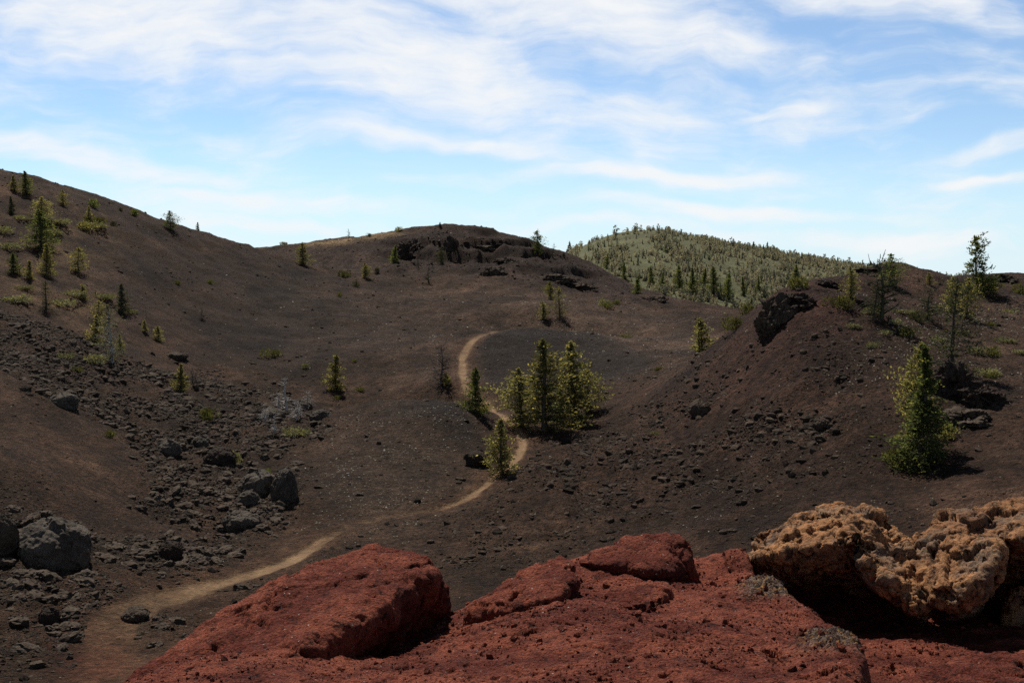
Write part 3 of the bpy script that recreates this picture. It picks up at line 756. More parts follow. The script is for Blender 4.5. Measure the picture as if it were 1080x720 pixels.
for k, q in enumerate(big):
    me = LUMPS[k % 8]
    if len(me.materials) == 0: me.materials.append(MAT_LAVA)
    o = bpy.data.objects.new('lava_rock', me); COL.objects.link(o)
    s = s_[q]
    o.location = (x_[q], y_[q], z_[q] + s * .05); o.scale = (s * random.uniform(.9, 1.3), s * random.uniform(.8, 1.1), s * random.uniform(.6, .95))
    o.rotation_euler = (random.uniform(-.4, .4), random.uniform(-.4, .4), random.uniform(0, 6.28))
    a = int(np.argmax([interp_grid(A[0], u_[q:q + 1], y_[q:q + 1])[0] for A in AREAS]))
    tag(o, AREAS[a][1], 'rock', AREAS[a][2])
for nm, m, mt, lab in (('lava_rubble', rub[rest] > .3, MAT_LAVA, 'small grey lava rubble filling the gully and the lower left slope'),
                       ('scree', rub[rest] <= .3, MAT_BROWN, 'loose brown cinder stones scattered over the slopes')):
    r_ = rest[m]
    me = scatter_mesh(nm, np.stack([x_[r_], y_[r_], z_[r_] + s_[r_] * .02], 1), s_[r_], 77, upright=True, flat=.62)
    tag(link(nm, me, mt), lab, 'rubble' if nm == 'lava_rubble' else 'stones', kind='stuff')

# pale dwarf plants dotted over the cinders
m_, h_, b_ = new_mat('dwarf_plant')
isl = h_.n('ShaderNodeNewGeometry').outputs['Random Per Island']
h_.t.links.new(h_.mix(isl, (.42, .38, .32), (.20, .19, .12)), b_.inputs['Base Color'])
dp = (Z_PALE * 1.3 + 1.6 * Z_PALE2 + .30 * Z_PALE3 + .10 * Z_GREY + .05 * slopeo + .03) * np.clip(.4 + 1.8 * fbm(GX / 8, GY / 8, 61, 3), .02, 2) * inview * (TDIST > 1.4) * (1 - np.clip(Z_GULLY, 0, 1))
idx = rg.choice(dp.size, 3000, p=dp.ravel() / dp.sum()); jy, iu = idx // NU, idx % NU
s2_ = GY[jy, iu] / FOC * rg.uniform(.55, 1.05, len(idx))
me = scatter_mesh('dwarf_plants', np.stack([GX[jy, iu], GY[jy, iu], GZ[jy, iu] + s2_ * .3], 1), s2_, 91, flat=.42, upright=True)
tag(link('dwarf_plant', me, m_), 'tiny pale cushion plants dotted over the dark cinders', 'ground cover', kind='stuff')
# ------------------------------------------------------------------ trees and shrubs
def leaf_material(name, dark, mid, light, trans=.35):
    m = bpy.data.materials.new(name); m.use_nodes = True; nt = m.node_tree; h = NT(nt)
    for x in list(nt.nodes):
        if x.type == 'BSDF_PRINCIPLED': nt.nodes.remove(x)
    out = nt.nodes['Material Output']
    g = h.n('ShaderNodeNewGeometry'); isl = g.outputs['Random Per Island']
    ob = h.n('ShaderNodeObjectInfo').outputs['Random']
    n1 = h.noise(g.outputs['Position'], 1.3, 3, .6)
    c = h.mix(h.math('ADD', h.math('MULTIPLY', isl, .6), h.rng(n1, .35, .65, -.1, .5), clamp=True), dark, mid)
    c = h.mix(h.rng(isl, .8, 1.0), c, light)
    c = h.scale(c, h.rng(ob, 0, 1, .8, 1.25))
    d_ = h.n('ShaderNodeBsdfDiffuse', i={0: c}).outputs[0]
    ct = h.mix(1.0, c, (1.5, 1.45, .7), 'MULTIPLY')
    t_ = h.n('ShaderNodeBsdfTranslucent', i={0: ct}).outputs[0]
    nt.links.new(h.n('ShaderNodeMixShader', i={0: trans, 1: d_, 2: t_}).outputs[0], out.inputs[0])
    return m
MAT_FIR = leaf_material('fir_needles', (0.047, 0.064, 0.035), (0.131, 0.148, 0.058), (0.252, 0.234, 0.087), .56)
MAT_PINE = leaf_material('pine_needles', (0.092, 0.098, 0.056), (0.233, 0.204, 0.095), (0.412, 0.324, 0.142), .56)
MAT_YEL = leaf_material('yellow_green_needles', (0.101, 0.101, 0.056), (0.258, 0.229, 0.112), (0.406, 0.336, 0.190), .56)
MAT_SHRUB = leaf_material('olive_shrub', (.062, .064, .028), (.125, .120, .052), (.20, .185, .095), .35)
MAT_DULL = leaf_material('dull_needles', (0.045, 0.051, 0.033), (0.090, 0.090, 0.054), (0.143, 0.132, 0.083), .25)
MAT_SAGE = leaf_material('sage', (0.122, 0.119, 0.071), (0.230, 0.217, 0.137), (0.359, 0.329, 0.223), .25)
MAT_DRY = leaf_material('dry_twigs', (0.105, 0.077, 0.063), (0.196, 0.154, 0.126), (0.336, 0.280, 0.238), .1)
MAT_FAR = leaf_material('far_conifer', (0.089, 0.094, 0.093), (0.161, 0.160, 0.153), (0.236, 0.224, 0.223), .45)  # blue-grey distance haze mixed into the needle colours
MAT_FARPALE = leaf_material('far_pale_conifer', (0.179, 0.166, 0.157), (0.273, 0.249, 0.242), (0.375, 0.330, 0.329), .45)  # paler set, distance haze likewise mixed into the colour
def bark_material(name, a, c_):
    m, h, b = new_mat(name); pos = h.n('ShaderNodeNewGeometry').outputs['Position']
    n_ = h.noise(pos, 9, 5, .7); h.t.links.new(h.mix(h.rng(n_, .35, .65), a, c_), b.inputs['Base Color']); bump(h, n_, b, .6, .05); return m
MAT_BARK = bark_material('bark', (.045, .034, .027), (.10, .08, .065))
MAT_GREYBARK = bark_material('weathered_wood', (.26, .235, .21), (.52, .48, .44))

def tubes(segs, sides=5):
    """tapered limbs; segs: list of (p0, p1, r0, r1)"""
    S = np.array([np.concatenate([a, b_, [r0, r1]]) for a, b_, r0, r1 in segs])
    p0, p1, r0, r1 = S[:, :3], S[:, 3:6], S[:, 6], S[:, 7]
    d_ = p1 - p0; d_ /= np.linalg.norm(d_, axis=1)[:, None] + 1e-9
    a = np.where(np.abs(d_[:, 2:3]) > .9, np.array([[1, 0, 0]]), np.array([[0, 0, 1.]]))
    e1 = np.cross(d_, a); e1 /= np.linalg.norm(e1, axis=1)[:, None]; e2 = np.cross(d_, e1)
    th = np.arange(sides) * 2 * np.pi / sides
    ring = np.cos(th)[None, :, None] * e1[:, None] + np.sin(th)[None, :, None] * e2[:, None]
    v = np.concatenate([p0[:, None] + ring * r0[:, None, None], p1[:, None] + ring * r1[:, None, None]], 1).reshape(-1, 3)
    k = np.arange(sides); q = np.stack([k, (k + 1) % sides, (k + 1) % sides + sides, k + sides], 1)
    f = (q[None] + (np.arange(len(S)) * 2 * sides)[:, None, None]).reshape(-1, 4)
    return v, f
def leaves(c, d_, l, w_, rg):
    n_ = len(c); d_ = d_ / (np.linalg.norm(d_, axis=1)[:, None] + 1e-9)
    s = np.cross(d_, rg.normal(size=(n_, 3))); s /= np.linalg.norm(s, axis=1)[:, None] + 1e-9
    l = np.broadcast_to(l, (n_,))[:, None]; w_ = np.broadcast_to(w_, (n_,))[:, None]
    v = np.stack([c - d_ * l * .5, c + s * w_ * .5, c + d_ * l * .5, c - s * w_ * .5], 1).reshape(-1, 3)
    return v, np.arange(4 * n_).reshape(n_, 4)

def conifer(seed, R=.2, z0=.04, prof='cone', whorls=26, per=5, dens=16, leaf=.045, bare=0.0, droop=.25, limb=True, lean=.0):
    """unit-height tree: trunk mesh, crown mesh"""
    rg = np.random.default_rng(seed)
    k = np.linspace(0, 1, 9); bend = np.stack([lean * k ** 2 + .012 * np.sin(k * 5 + seed), .012 * np.cos(k * 4 + seed), k], 1)
    tr = lambda t: np.array([np.interp(t, k, bend[:, 0]), np.interp(t, k, bend[:, 1]), t])
    r_ = .022 * (1 - k) ** .8 + .002; r_[0] *= 1.4
    segs = [(bend[i], bend[i + 1], r_[i], r_[i + 1]) for i in range(8)]
    LC, LD, LL = [], [], []
    sect = rg.uniform(.5, 1.3, 8)
    for q in range(whorls):
        t = z0 + (1 - z0) * (q + rg.random() * .8) / whorls
        if t > .985: continue
        s = (t - z0) / (1 - z0)
        if prof == 'cone': Rr = R * (1 - s) ** .8 * min(1, .55 + s * 5)
        elif prof == 'flare': Rr = R * ((1 - s) ** 1.8 * .82 + .16 * (1 - s) ** .5) * (.8 + .2 * np.sin(q * .9)) * min(1, .55 + s * 5)
        elif prof == 'egg': Rr = R * (np.sin(np.pi * min(1, (s * .93 + .07)) ** .75) * .95 + .05)
        elif prof == 'column': Rr = R * min(1, (1 - s) * 2.2) * (.75 + .25 * np.sin(q * 1.7))
        elif prof == 'clump': Rr = R * (.3 + .7 * (1 - s) ** .6) * (1 if (int(q / 2.5) + seed) % 3 else .35)
        Rr *= rg.uniform(.72, 1.22)
        for b_ in range(per):
            if rg.random() < bare * .5: continue
            az_ = rg.random() * 6.283; L = Rr * rg.uniform(.5, 1.25) * sect[int(az_ / 6.284 * 8)]
            up = (.55 * s - droop * (1 - s)) + rg.normal() * .12
            d_ = np.array([np.cos(az_), np.sin(az_), up]); p0 = tr(t); tip = p0 + d_ * L + np.array([0, 0, .10 * L])
            if limb: segs.append((p0, tip, .0045 * (1.1 - s), .0012))
            if rg.random() < bare: continue
            m_ = max(3, int(dens * (L / R + .25)))
            f_ = rg.uniform(.22 if prof != 'clump' else .5, 1.03, m_) ** .8
            c = p0 + (tip - p0) * f_[:, None] + rg.normal(size=(m_, 3)) * np.array([.16, .16, .10]) * L + rg.normal(size=(m_, 3)) * leaf * .25
            LC.append(c); LD.append(np.tile(d_, (m_, 1)) + rg.normal(size=(m_, 3)) * .75 + np.array([0, 0, .35])); LL.append(leaf * rg.uniform(.6, 1.35, m_))
    m_ = 26; t = rg.uniform(.93, 1.02, m_)
    if bare < .5:
        LC.append(np.array([tr(min(x, 1)) for x in t]) + rg.normal(size=(m_, 3)) * .006); LD.append(np.tile([0, 0, 1.], (m_, 1)) + rg.normal(size=(m_, 3)) * .5); LL.append(np.full(m_, leaf * .8))
    tv, tf = tubes(segs); tm = mesh_np('trunk', tv, tf, True)
    cm = None
    if LC:
        l = np.concatenate(LL); v, f = leaves(np.concatenate(LC), np.concatenate(LD), l, l * .42, rg); cm = mesh_np('crown', v, f)
    return tm, cm
def snag(seed, n_=26, R=.2, zmin=.12, fork=True):
    rg = np.random.default_rng(seed); segs = []
    k = np.linspace(0, 1, 7); bx = np.stack([.05 * np.sin(k * 4 + seed) * k, .05 * np.cos(k * 3 + seed) * k, k], 1)
    rr = .032 * (1 - k) + .006; tr = [(bx[i], bx[i + 1], rr[i], rr[i + 1]) for i in range(6)]
    for i in range(n_):
        t = rg.uniform(zmin, .97); p = np.array([np.interp(t, k, bx[:, a]) for a in range(3)])
        az_ = rg.random() * 6.283; L = R * rg.uniform(.3, 1.1) * (1.15 - t * .75); d_ = np.array([np.cos(az_), np.sin(az_), rg.uniform(-.2, .75)])
        q = p + d_ * L; segs.append((p, q, .014 * (1.1 - t), .006))
        for j_ in range(rg.integers(1, 5)):
            s0 = p + (q - p) * rg.uniform(.35, 1); d2 = d_ + rg.normal(size=3) * .7; e = s0 + d2 * L * rg.uniform(.2, .5); segs.append((s0, e, .0075, .004))
            if rg.random() < .6: segs.append((e, e + (d2 + rg.normal(size=3) * .8) * L * .22, 0.005, .003))
    a = tubes(tr, 6); b_ = tubes(segs, 4)
    return mesh_np('trunk', *a, True), mesh_np('branch_crown', *b_, True)
def bush(seed, n_=420, flat=.8, leaf=.13, rag=.35):
    rg = np.random.default_rng(seed)
    lobes = rg.normal(size=(7, 3)) * np.array([.42, .42, .12]) + np.array([0, 0, .42]); lr = rg.uniform(.45, .68, 7)
    w_ = rg.integers(0, 7, n_); d_ = rg.normal(size=(n_, 3)); d_ /= np.linalg.norm(d_, axis=1)[:, None]
    c = lobes[w_] + d_ * (lr[w_] * rg.uniform(.45, 1.0 + rag * .4, n_) ** .6)[:, None]
    c[:, 2] = np.abs(c[:, 2]) * flat
    dd = d_ + np.array([0, 0, .9]) + rg.normal(size=(n_, 3)) * .5
    l = leaf * rg.uniform(.6, 1.5, n_); v, f = leaves(c, dd, l, l * .4, rg)
    v[:, 2] /= max(v[:, 2].max(), 1e-3); return mesh_np('shrub', v, f)

KIND = {
 'fir':   [conifer(s, .30, .02, 'cone', 32, 7, 24, .042) for s in (1, 2, 3, 21)],
 'slim':  [conifer(s, .21, .03, 'cone', 28, 6, 20, .046) for s in (4, 5, 22)],
 'young': [conifer(s, .38, .02, 'cone', 17, 7, 24, .070) for s in (6, 7, 23)],
 'pine':  [conifer(s, .33, .05, 'egg', 21, 6, 24, .050, .10, .1) for s in (8, 9, 10, 24)],
 'tall':  [conifer(s, .26, .03, 'column', 30, 7, 30, .036, .05, .2) for s in (11, 12, 25, 26)],
 'sparse':[conifer(s, .27, .05, 'column', 30, 6, 16, .036, .25, .15) for s in (13, 14)],
 'clump': [conifer(s, .27, .06, 'clump', 24, 6, 26, .046, .12, .1) for s in (15, 16)],
 'great': [conifer(s, .36, .02, 'flare', 44, 8, 46, .028, .04, .3, lean=.02) for s in (17,)],
}
SNAGS = [snag(s) for s in (1, 2, 3)] + [snag(9, 75, .30, .06)]
BUSH = [bush(s, 560, .8, .22) for s in range(4)]
LOWB = [bush(s + 20, 520, .8, .26, .3) for s in range(3)]
TREE_NAME = {'fir': 'fir_tree', 'slim': 'fir_tree', 'young': 'young_fir', 'pine': 'pine_tree', 'tall': 'pine_tree', 'sparse': 'pine_tree', 'clump': 'pine_tree', 'great': 'pine_tree'}
def child(name, me, mat, root):
    o = bpy.data.objects.new(name, me); COL.objects.link(o); o.parent = root
    if len(me.materials) == 0: me.materials.append(mat)
    if me.materials[0] is not mat:
        o.material_slots[0].link = 'OBJECT'; o.material_slots[0].material = mat
    return o
_count = [0]
def tree(kind, px, py, hpx, label, mat=None, wide=1.0, group=None, bark=None, cat='tree', at=None, sink=.12):
    p = spot(px, py) if at is None else at
    H = hpx * p[1] / FOC; _count[0] += 1
    if kind == 'snag':
        tm, cm = SNAGS[_count[0] % 3]; nm = 'dead_tree'; mat = mat or MAT_GREYBARK; bark = bark or mat; cn = 'branch_crown'
    elif kind == 'brush':
        tm, cm = SNAGS[3]; nm = 'dead_tree'; mat = mat or MAT_DRY; bark = bark or mat; cn = 'branch_crown'
    else:
        tm, cm = KIND[kind][_count[0] % len(KIND[kind])]; nm = TREE_NAME[kind]; mat = mat or MAT_FIR; cn = 'crown'
    root = bpy.data.objects.new(nm, None); COL.objects.link(root); root.empty_display_size = .2
    root.location = (p[0], p[1], p[2] - sink * min(1, H / 4)); wide *= 1.0 if kind == 'great' else 1.18; root.scale = (H * wide, H * wide, H); root.rotation_euler = (random.gauss(0, .03), random.gauss(0, .03), random.uniform(0, 6.28))
    child('trunk', tm, bark or MAT_BARK, root); child(cn, cm, mat, root)
    return tag(root, label, cat, group)
def shrub(px, py, wpx, hpx, label, mat=None, low=False, group=None, name='shrub', cat='shrub'):
    p = spot(px, py); _count[0] += 1
    me = (LOWB if low else BUSH)[_count[0] % (3 if low else 4)]; mat = mat or MAT_SHRUB
    o = bpy.data.objects.new(name, me); COL.objects.link(o)
    if len(me.materials) == 0: me.materials.append(mat)
    if me.materials[0] is not mat:
        o.material_slots[0].link = 'OBJECT'; o.material_slots[0].material = mat
    s = wpx * p[1] / FOC / 1.9
    o.location = (p[0], p[1], p[2] - .06); o.scale = (s, s, hpx * p[1] / FOC); o.rotation_euler = (0, 0, random.uniform(0, 6.28))
    return tag(o, label, cat, group)

# left slope
tree('fir', 27, 205, 25, 'dark dense fir highest on the left slope near the skyline', wide=1.15)
tree('young', 15, 201, 16, 'small green bushy fir left of the highest dark fir', MAT_PINE)
tree('pine', 67, 217, 17, 'small round pine right of and below the highest fir on the left slope', MAT_PINE)
shrub(98, 218, 12, 10, 'dark bush just below the left skyline', MAT_FIR)
shrub(141, 227, 10, 8, 'dark bush on the left skyline left of the skyline pine', MAT_FIR)
tree('pine', 180, 242, 20, 'round dark pine standing on the left skyline', MAT_FIR, wide=1.1)
tree('slim', 209, 243, 9, 'tiny slim fir on the left skyline right of the round dark pine', wide=1.2)
shrub(127, 222, 5, 4, 'tiny bush on the left skyline', MAT_DULL)
tree('fir', 12, 225, 18, 'small dark fir at the left edge below the bushy fir', MAT_DULL)
tree('pine', 44, 231, 24, 'yellow green pine crown behind the large dark fir on the left slope', MAT_YEL, wide=1.3)
tree('fir', 43, 262, 42, 'large dark fir on the left slope with a yellow green pine behind', wide=1.15)
tree('fir', 50, 291, 35, 'fir directly below the large dark fir on the left slope', MAT_PINE, wide=.95)
tree('young', 14, 288, 22, 'broad dark young fir near the left edge', MAT_FIR)
tree('young', 31, 294, 20, 'small young fir between the broad dark one and its tall neighbour', MAT_PINE, wide=.85)
tree('pine', 83, 287, 27, 'round pine alone on bare brown cinders of the left slope', MAT_PINE, wide=1.05)
tree('sparse', 48, 328, 33, 'thin greyish fir low on the left slope', MAT_DULL, wide=1.1)
tree('slim', 94, 231, 14, 'slim pine above the grassy patch on the left slope', MAT_PINE, wide=1.3)
shrub(88, 242, 16, 11, 'green bush in the grassy patch on the left slope', MAT_PINE)
shrub(104, 235, 18, 9, 'yellow green bush right of the slim pine on the left slope', MAT_SHRUB)
shrub(120, 238, 6, 6, 'small dark bush at the right end of the grassy patch', MAT_DULL)
tree('young', 88, 316, 17, 'bright yellow green young fir on the left slope', MAT_YEL, wide=.9)
tree('slim', 128, 330, 32, 'dark half bare fir behind the pale grey tree on the left slope', MAT_DULL, wide=1.25)
tree('pine', 104, 338, 22, 'yellow green pine in the clump on the left slope', MAT_YEL)
tree('young', 101, 361, 30, 'bright green bushy pine at the front left of the clump', MAT_YEL, wide=.9)
tree('sparse', 118, 382, 62, 'pale grey sparse pine in front of the clump on the left slope', MAT_SAGE, bark=MAT_GREYBARK, wide=.9)
tree('slim', 127, 371, 20, 'small green fir right beside the pale grey sparse pine', MAT_PINE, wide=1.2)
tree('young', 153, 350, 13, 'small yellowish young fir right of the clump', MAT_PINE, wide=.8)
tree('young', 167, 359, 16, 'yellow green young fir farthest right of the clump', MAT_YEL)
tree('slim', 190, 414, 32, 'slim green fir at the edge of the rubble on the left slope', MAT_PINE, wide=1.25)
tree('brush', 203, 405, 16, 'reddish dry brush beside the slim fir on the left slope', MAT_DRY, cat='dead tree')
shrub(217, 442, 18, 16, 'yellow bush in the rubble gully below the slim fir', MAT_SHRUB)
shrub(115, 460, 11, 9, 'small yellow green bush on the lower brown slope', MAT_SHRUB)
shrub(97, 383, 26, 12, 'pale yellow bush left of the pale grey sparse pine', MAT_SAGE)
shrub(80, 392, 10, 8, 'little yellow bush on the edge of the upper rubble', MAT_SHRUB)
shrub(68, 378, 14, 8, 'pale sage tuft left of the pale yellow bush', MAT_SAGE, True)
shrub(247, 487, 16, 14, 'pale green bush among the gully boulders', MAT_SAGE)
shrub(187, 300, 7, 6, 'small yellow bush alone on the bare left slope', MAT_SHRUB)
shrub(221, 299, 7, 6, 'small yellow bush right of another on the bare left slope', MAT_SHRUB)
tree('brush', 213, 336, 12, 'small pinkish dry shrub on the bare left slope', MAT_DRY, cat='dead tree')
shrub(300, 258, 8, 4, 'low pale tuft on the saddle skyline', MAT_SAGE, True)
for (a, b_, w_, hh) in [(30,232,36,7),(60,236,30,7),(10,262,26,8),(75,312,26,8),(18,318,34,9),(66,322,24,9),(100,240,26,7),(110,315,24,8),(2,245,20,8),(55,247,22,7),(25,305,22,6),(138,330,16,6)]:
    shrub(a, b_, w_, hh, 'low pale sage bush in the grassy part of the left slope', MAT_SAGE, True, 'sage patches on the left slope', 'sage_bush')
# middle
tree('tall', 319, 279, 24, 'yellow green pine in the saddle between left slope and middle hill', MAT_YEL, wide=1.35)
tree('snag', 368, 251, 10, 'thin bare snag on the skyline of the middle hill', MAT_DULL)
shrub(390, 249, 5, 4, 'tiny bush on the skyline left of the middle hill', MAT_DULL)
shrub(421, 244, 7, 6, 'small bush on the skyline at the left foot of the middle hilltop', MAT_PINE)
tree('slim', 464, 239, 5, 'tiny tree on top of the middle hill', MAT_DULL, wide=1.6)
shrub(362, 292, 12, 9, 'yellow bush on the bench below the middle hill', MAT_SHRUB)
tree('tall', 385, 293, 16, 'yellow green pine on the bench below the middle hill', MAT_YEL, wide=1.5)
shrub(375, 302, 7, 7, 'dark bush just below the bench pine', MAT_DULL)
shrub(398, 287, 6, 6, 'dark bush right of the bench pine', MAT_DULL)
tree('fir', 416, 277, 19, 'dark fir left of the square cliff on the middle hill', MAT_FIR, wide=1.1)
tree('pine', 465, 279, 18, 'olive pine in front of the narrow cliff on the middle hill', MAT_DULL)
tree('snag', 441, 282, 12, 'small grey snag between the cliffs of the middle hill', MAT_DULL)
tree('snag', 452, 298, 18, 'dark snag below the cliffs of the middle hill', MAT_DULL)
shrub(358, 313, 6, 7, 'little yellow bush on the dark plain left of centre', MAT_SHRUB)
shrub(289, 376, 15, 11, 'bright yellow green bush on the dark plain below the left slope', MAT_SHRUB)
tree('young', 353, 411, 38, 'bright green fir alone at the top of the gully', MAT_PINE, wide=.82)
shrub(322, 388, 9, 7, 'small pale bush left of the lone bright fir', MAT_SAGE)
shrub(381, 412, 8, 6, 'little yellow bush right of the lone bright fir', MAT_SHRUB)
shrub(358, 420, 7, 5, 'little yellow bush below the lone bright fir', MAT_SHRUB)
shrub(374, 381, 6, 4, 'tiny green bush above the lone bright fir', MAT_SHRUB)
tree('snag', 302, 435, 40, 'bleached white dead tree standing in the gully', MAT_GREYBARK)
tree('snag', 290, 457, 22, 'small bleached snag below the white dead tree in the gully', MAT_GREYBARK)
for a_, b_, c_ in ((294, 431, 18), (313, 443, 20), (325, 428, 16), (280, 447, 17)):
    tree('brush', a_, b_, c_, 'bleached dead branches at the right end of the rubble gully', MAT_GREYBARK, group='bleached dead branches in the gully', cat='dead tree', wide=1.2)
shrub(310, 458, 26, 10, 'pale green bush at the foot of the gully snags', MAT_SAGE, True)
shrub(283, 504, 8, 13, 'dark little bush above the tall pale boulder', MAT_FIR)
tree('brush', 465, 405, 44, 'reddish grey dead tree left of the upper trail', MAT_DRY, bark=MAT_DRY, wide=.75)
shrub(472, 405, 12, 14, 'dark green bush at the foot of the reddish dead tree', MAT_PINE)
tree('fir', 502, 435, 50, 'dark narrow topped fir standing against the upper trail', MAT_FIR, wide=.95)
shrub(512, 434, 12, 10, 'green bush on the right of the fir beside the upper trail', MAT_PINE)
tree('fir', 530, 501, 62, 'green fir inside the trail bend casting a black shadow', MAT_PINE, wide=1.0)
tree('tall', 549, 449, 63, 'yellow topped pine at the left of the grove by the trail', MAT_YEL, wide=1.25)
tree('tall', 576, 453, 97, 'tallest pine in the middle of the grove by the trail', MAT_PINE, wide=1.12)
tree('tall', 604, 444, 86, 'second tallest pine in the grove, right of the tallest', MAT_PINE, wide=1.12)
tree('pine', 621, 434, 46, 'low bushy pine at the right end of the grove', MAT_PINE, wide=1.0)
tree('pine', 590, 446, 40, 'short dark pine between the two tallest of the grove', MAT_FIR, wide=1.0)
tree('pine', 562, 440, 38, 'short pale pine behind the left trees of the grove', MAT_YEL, wide=1.0)
tree('tall', 573, 337, 20, 'thin yellowish pine above the crater rim, left of two', MAT_YEL, wide=1.3)
tree('sparse', 590, 334, 32, 'thin yellowish pine above the crater rim, right of two', MAT_YEL, wide=1.1)
tree('tall', 581, 316, 20, 'olive pine behind the two thin yellowish pines', MAT_PINE, wide=1.4)
tree('pine', 566, 269, 26, 'dense dark pine on the skyline right of the middle hill', MAT_FIR, wide=1.0)
tree('snag', 583, 272, 16, 'thin grey snag on the skyline right of the dense dark pine', MAT_DULL)
tree('slim', 595, 270, 5, 'tiny tree on the shoulder of the middle hill', MAT_DULL, wide=1.5)
tree('young', 672, 309, 15, 'small dark fir at the foot of the middle hill', MAT_FIR)
shrub(636, 322, 9, 10, 'pale pinkish bush above the crater rim', MAT_SAGE)
shrub(640, 324, 13, 7, 'yellow bush right of the pale pinkish one', MAT_SHRUB)
shrub(651, 321, 9, 6, 'small yellow bush farther right above the crater rim', MAT_SHRUB)
tree('snag', 625, 305, 10, 'small grey snag on the right shoulder of the middle hill', MAT_DULL)
tree('young', 740, 370, 36, 'bright yellow green fir at the foot of the right ridge', MAT_YEL, wide=.95)
shrub(660, 356, 10, 6, 'pale bush on the far side of the crater', MAT_SAGE, True)
shrub(695, 390, 9, 5, 'small yellow bush on the reddish slope right of the grove', MAT_SHRUB, True)
shrub(691, 458, 9, 5, 'small pale green bush low on the scree right of the grove', MAT_SAGE, True)
# right ridge
shrub(776, 347, 16, 18, 'yellow green bush on the left flank of the right ridge', MAT_SHRUB)
shrub(788, 331, 14, 14, 'yellow green bush above another on the left flank of the right ridge', MAT_SHRUB)
shrub(842, 304, 24, 15, 'wide yellow green bush behind the black crag', MAT_SHRUB)
tree('fir', 840, 300, 22, 'small dark fir rising behind the wide yellow bush', MAT_FIR, wide=1.1)
shrub(887, 324, 22, 16, 'bright yellow green bush on the right ridge', MAT_SHRUB)
tree('tall', 897, 314, 34, 'yellow green pine beside the bright bush on the right ridge', MAT_YEL, wide=1.1)
tree('snag', 915, 290, 14, 'bare grey snag on the skyline left of the dense dark pine', MAT_DULL, wide=1.4)
tree('pine', 939, 301, 34, 'dense dark pine on the right skyline mound', MAT_FIR, wide=1.0)
tree('brush', 930, 336, 64, 'grey dead pine leaning on the right ridge below the dense dark one', MAT_DULL, bark=MAT_DULL, wide=.85)
tree('sparse', 922, 337, 40, 'sparse grey green pine left of the grey dead one', MAT_DULL, wide=1.2)
tree('tall', 980, 300, 13, 'little yellow green pine on the right skyline', MAT_YEL, wide=1.4)
tree('brush', 979, 336, 34, 'pale grey dry brush on the right ridge', MAT_DULL, wide=1.0)
shrub(968, 338, 14, 14, 'greenish bush beside the pale grey dry brush', MAT_DULL)
tree('sparse', 1004, 390, 98, 'tall grey half bare pine with a yellow green top on the right ridge', MAT_DULL, wide=1.0)
tree('tall', 1003, 330, 40, 'yellow green pine behind the top of the tall grey pine', MAT_YEL, wide=1.0)
tree('pine', 1019, 336, 44, 'green pine right of the tall grey pine', MAT_PINE, wide=.85)
tree('clump', 1030, 309, 60, 'tall open pine with clumped branches on the far right skyline', MAT_FIR, wide=.95)
tree('pine', 1036, 310, 24, 'dark bushy pine at the foot of the tall open skyline pine', MAT_FIR, wide=1.25)
shrub(1046, 308, 16, 12, 'green bush right of the skyline pine', MAT_PINE)
shrub(1077, 310, 18, 14, 'yellow green bush at the right edge of the photo', MAT_SHRUB)
shrub(958, 353, 17, 12, 'yellow bush on the pale gravel of the right ridge', MAT_SHRUB)
shrub(920, 330, 20, 9, 'pale sage bush right of the bright yellow green one', MAT_SAGE, True)
shrub(1030, 372, 24, 10, 'pale yellow grass tuft right of the tall grey pine', MAT_SAGE, True)
shrub(1046, 374, 17, 12, 'yellow green bush far right above the broken crag', MAT_SHRUB)
shrub(1042, 395, 26, 10, 'pale grey sage right of the dark crag', MAT_SAGE, True)
shrub(1048, 398, 14, 8, 'yellow bush right of the dark crag', MAT_SHRUB)
shrub(1046, 344, 12, 6, 'small yellow bush on the far right plain', MAT_SHRUB)
shrub(920, 366, 12, 8, 'pale tuft on the gravel of the right ridge', MAT_SAGE, True)
shrub(945, 342, 18, 8, 'pale dry tuft at the foot of the grey dead pine', MAT_SAGE, True)
shrub(985, 412, 12, 16, 'yellow bush against the dark crag', MAT_SHRUB)
tree('great', 970, 492, 132, 'biggest pine in the photo, dark and broad on the right slope', MAT_FIR, wide=1.38)
tree('tall', 962, 470, 112, 'yellow green upper pine growing into the left of the biggest pine', MAT_PINE, wide=.8)
shrub(945, 489, 24, 22, 'yellow green bush at the left foot of the biggest pine', MAT_SHRUB)
shrub(1001, 462, 20, 18, 'yellow green bush at the right foot of the biggest pine', MAT_PINE)
for (a, b_, w_, hh) in [(900,345,16,6),(935,352,14,6),(1060,360,22,7),(1015,352,20,7),(990,360,16,7),(1065,330,20,6),(1075,372,16,6),(955,330,18,6)]:
    shrub(a, b_, w_, hh, 'low pale sage bush on the gravel of the right ridge', MAT_SAGE, True, 'sage patches on the right ridge', 'sage_bush')

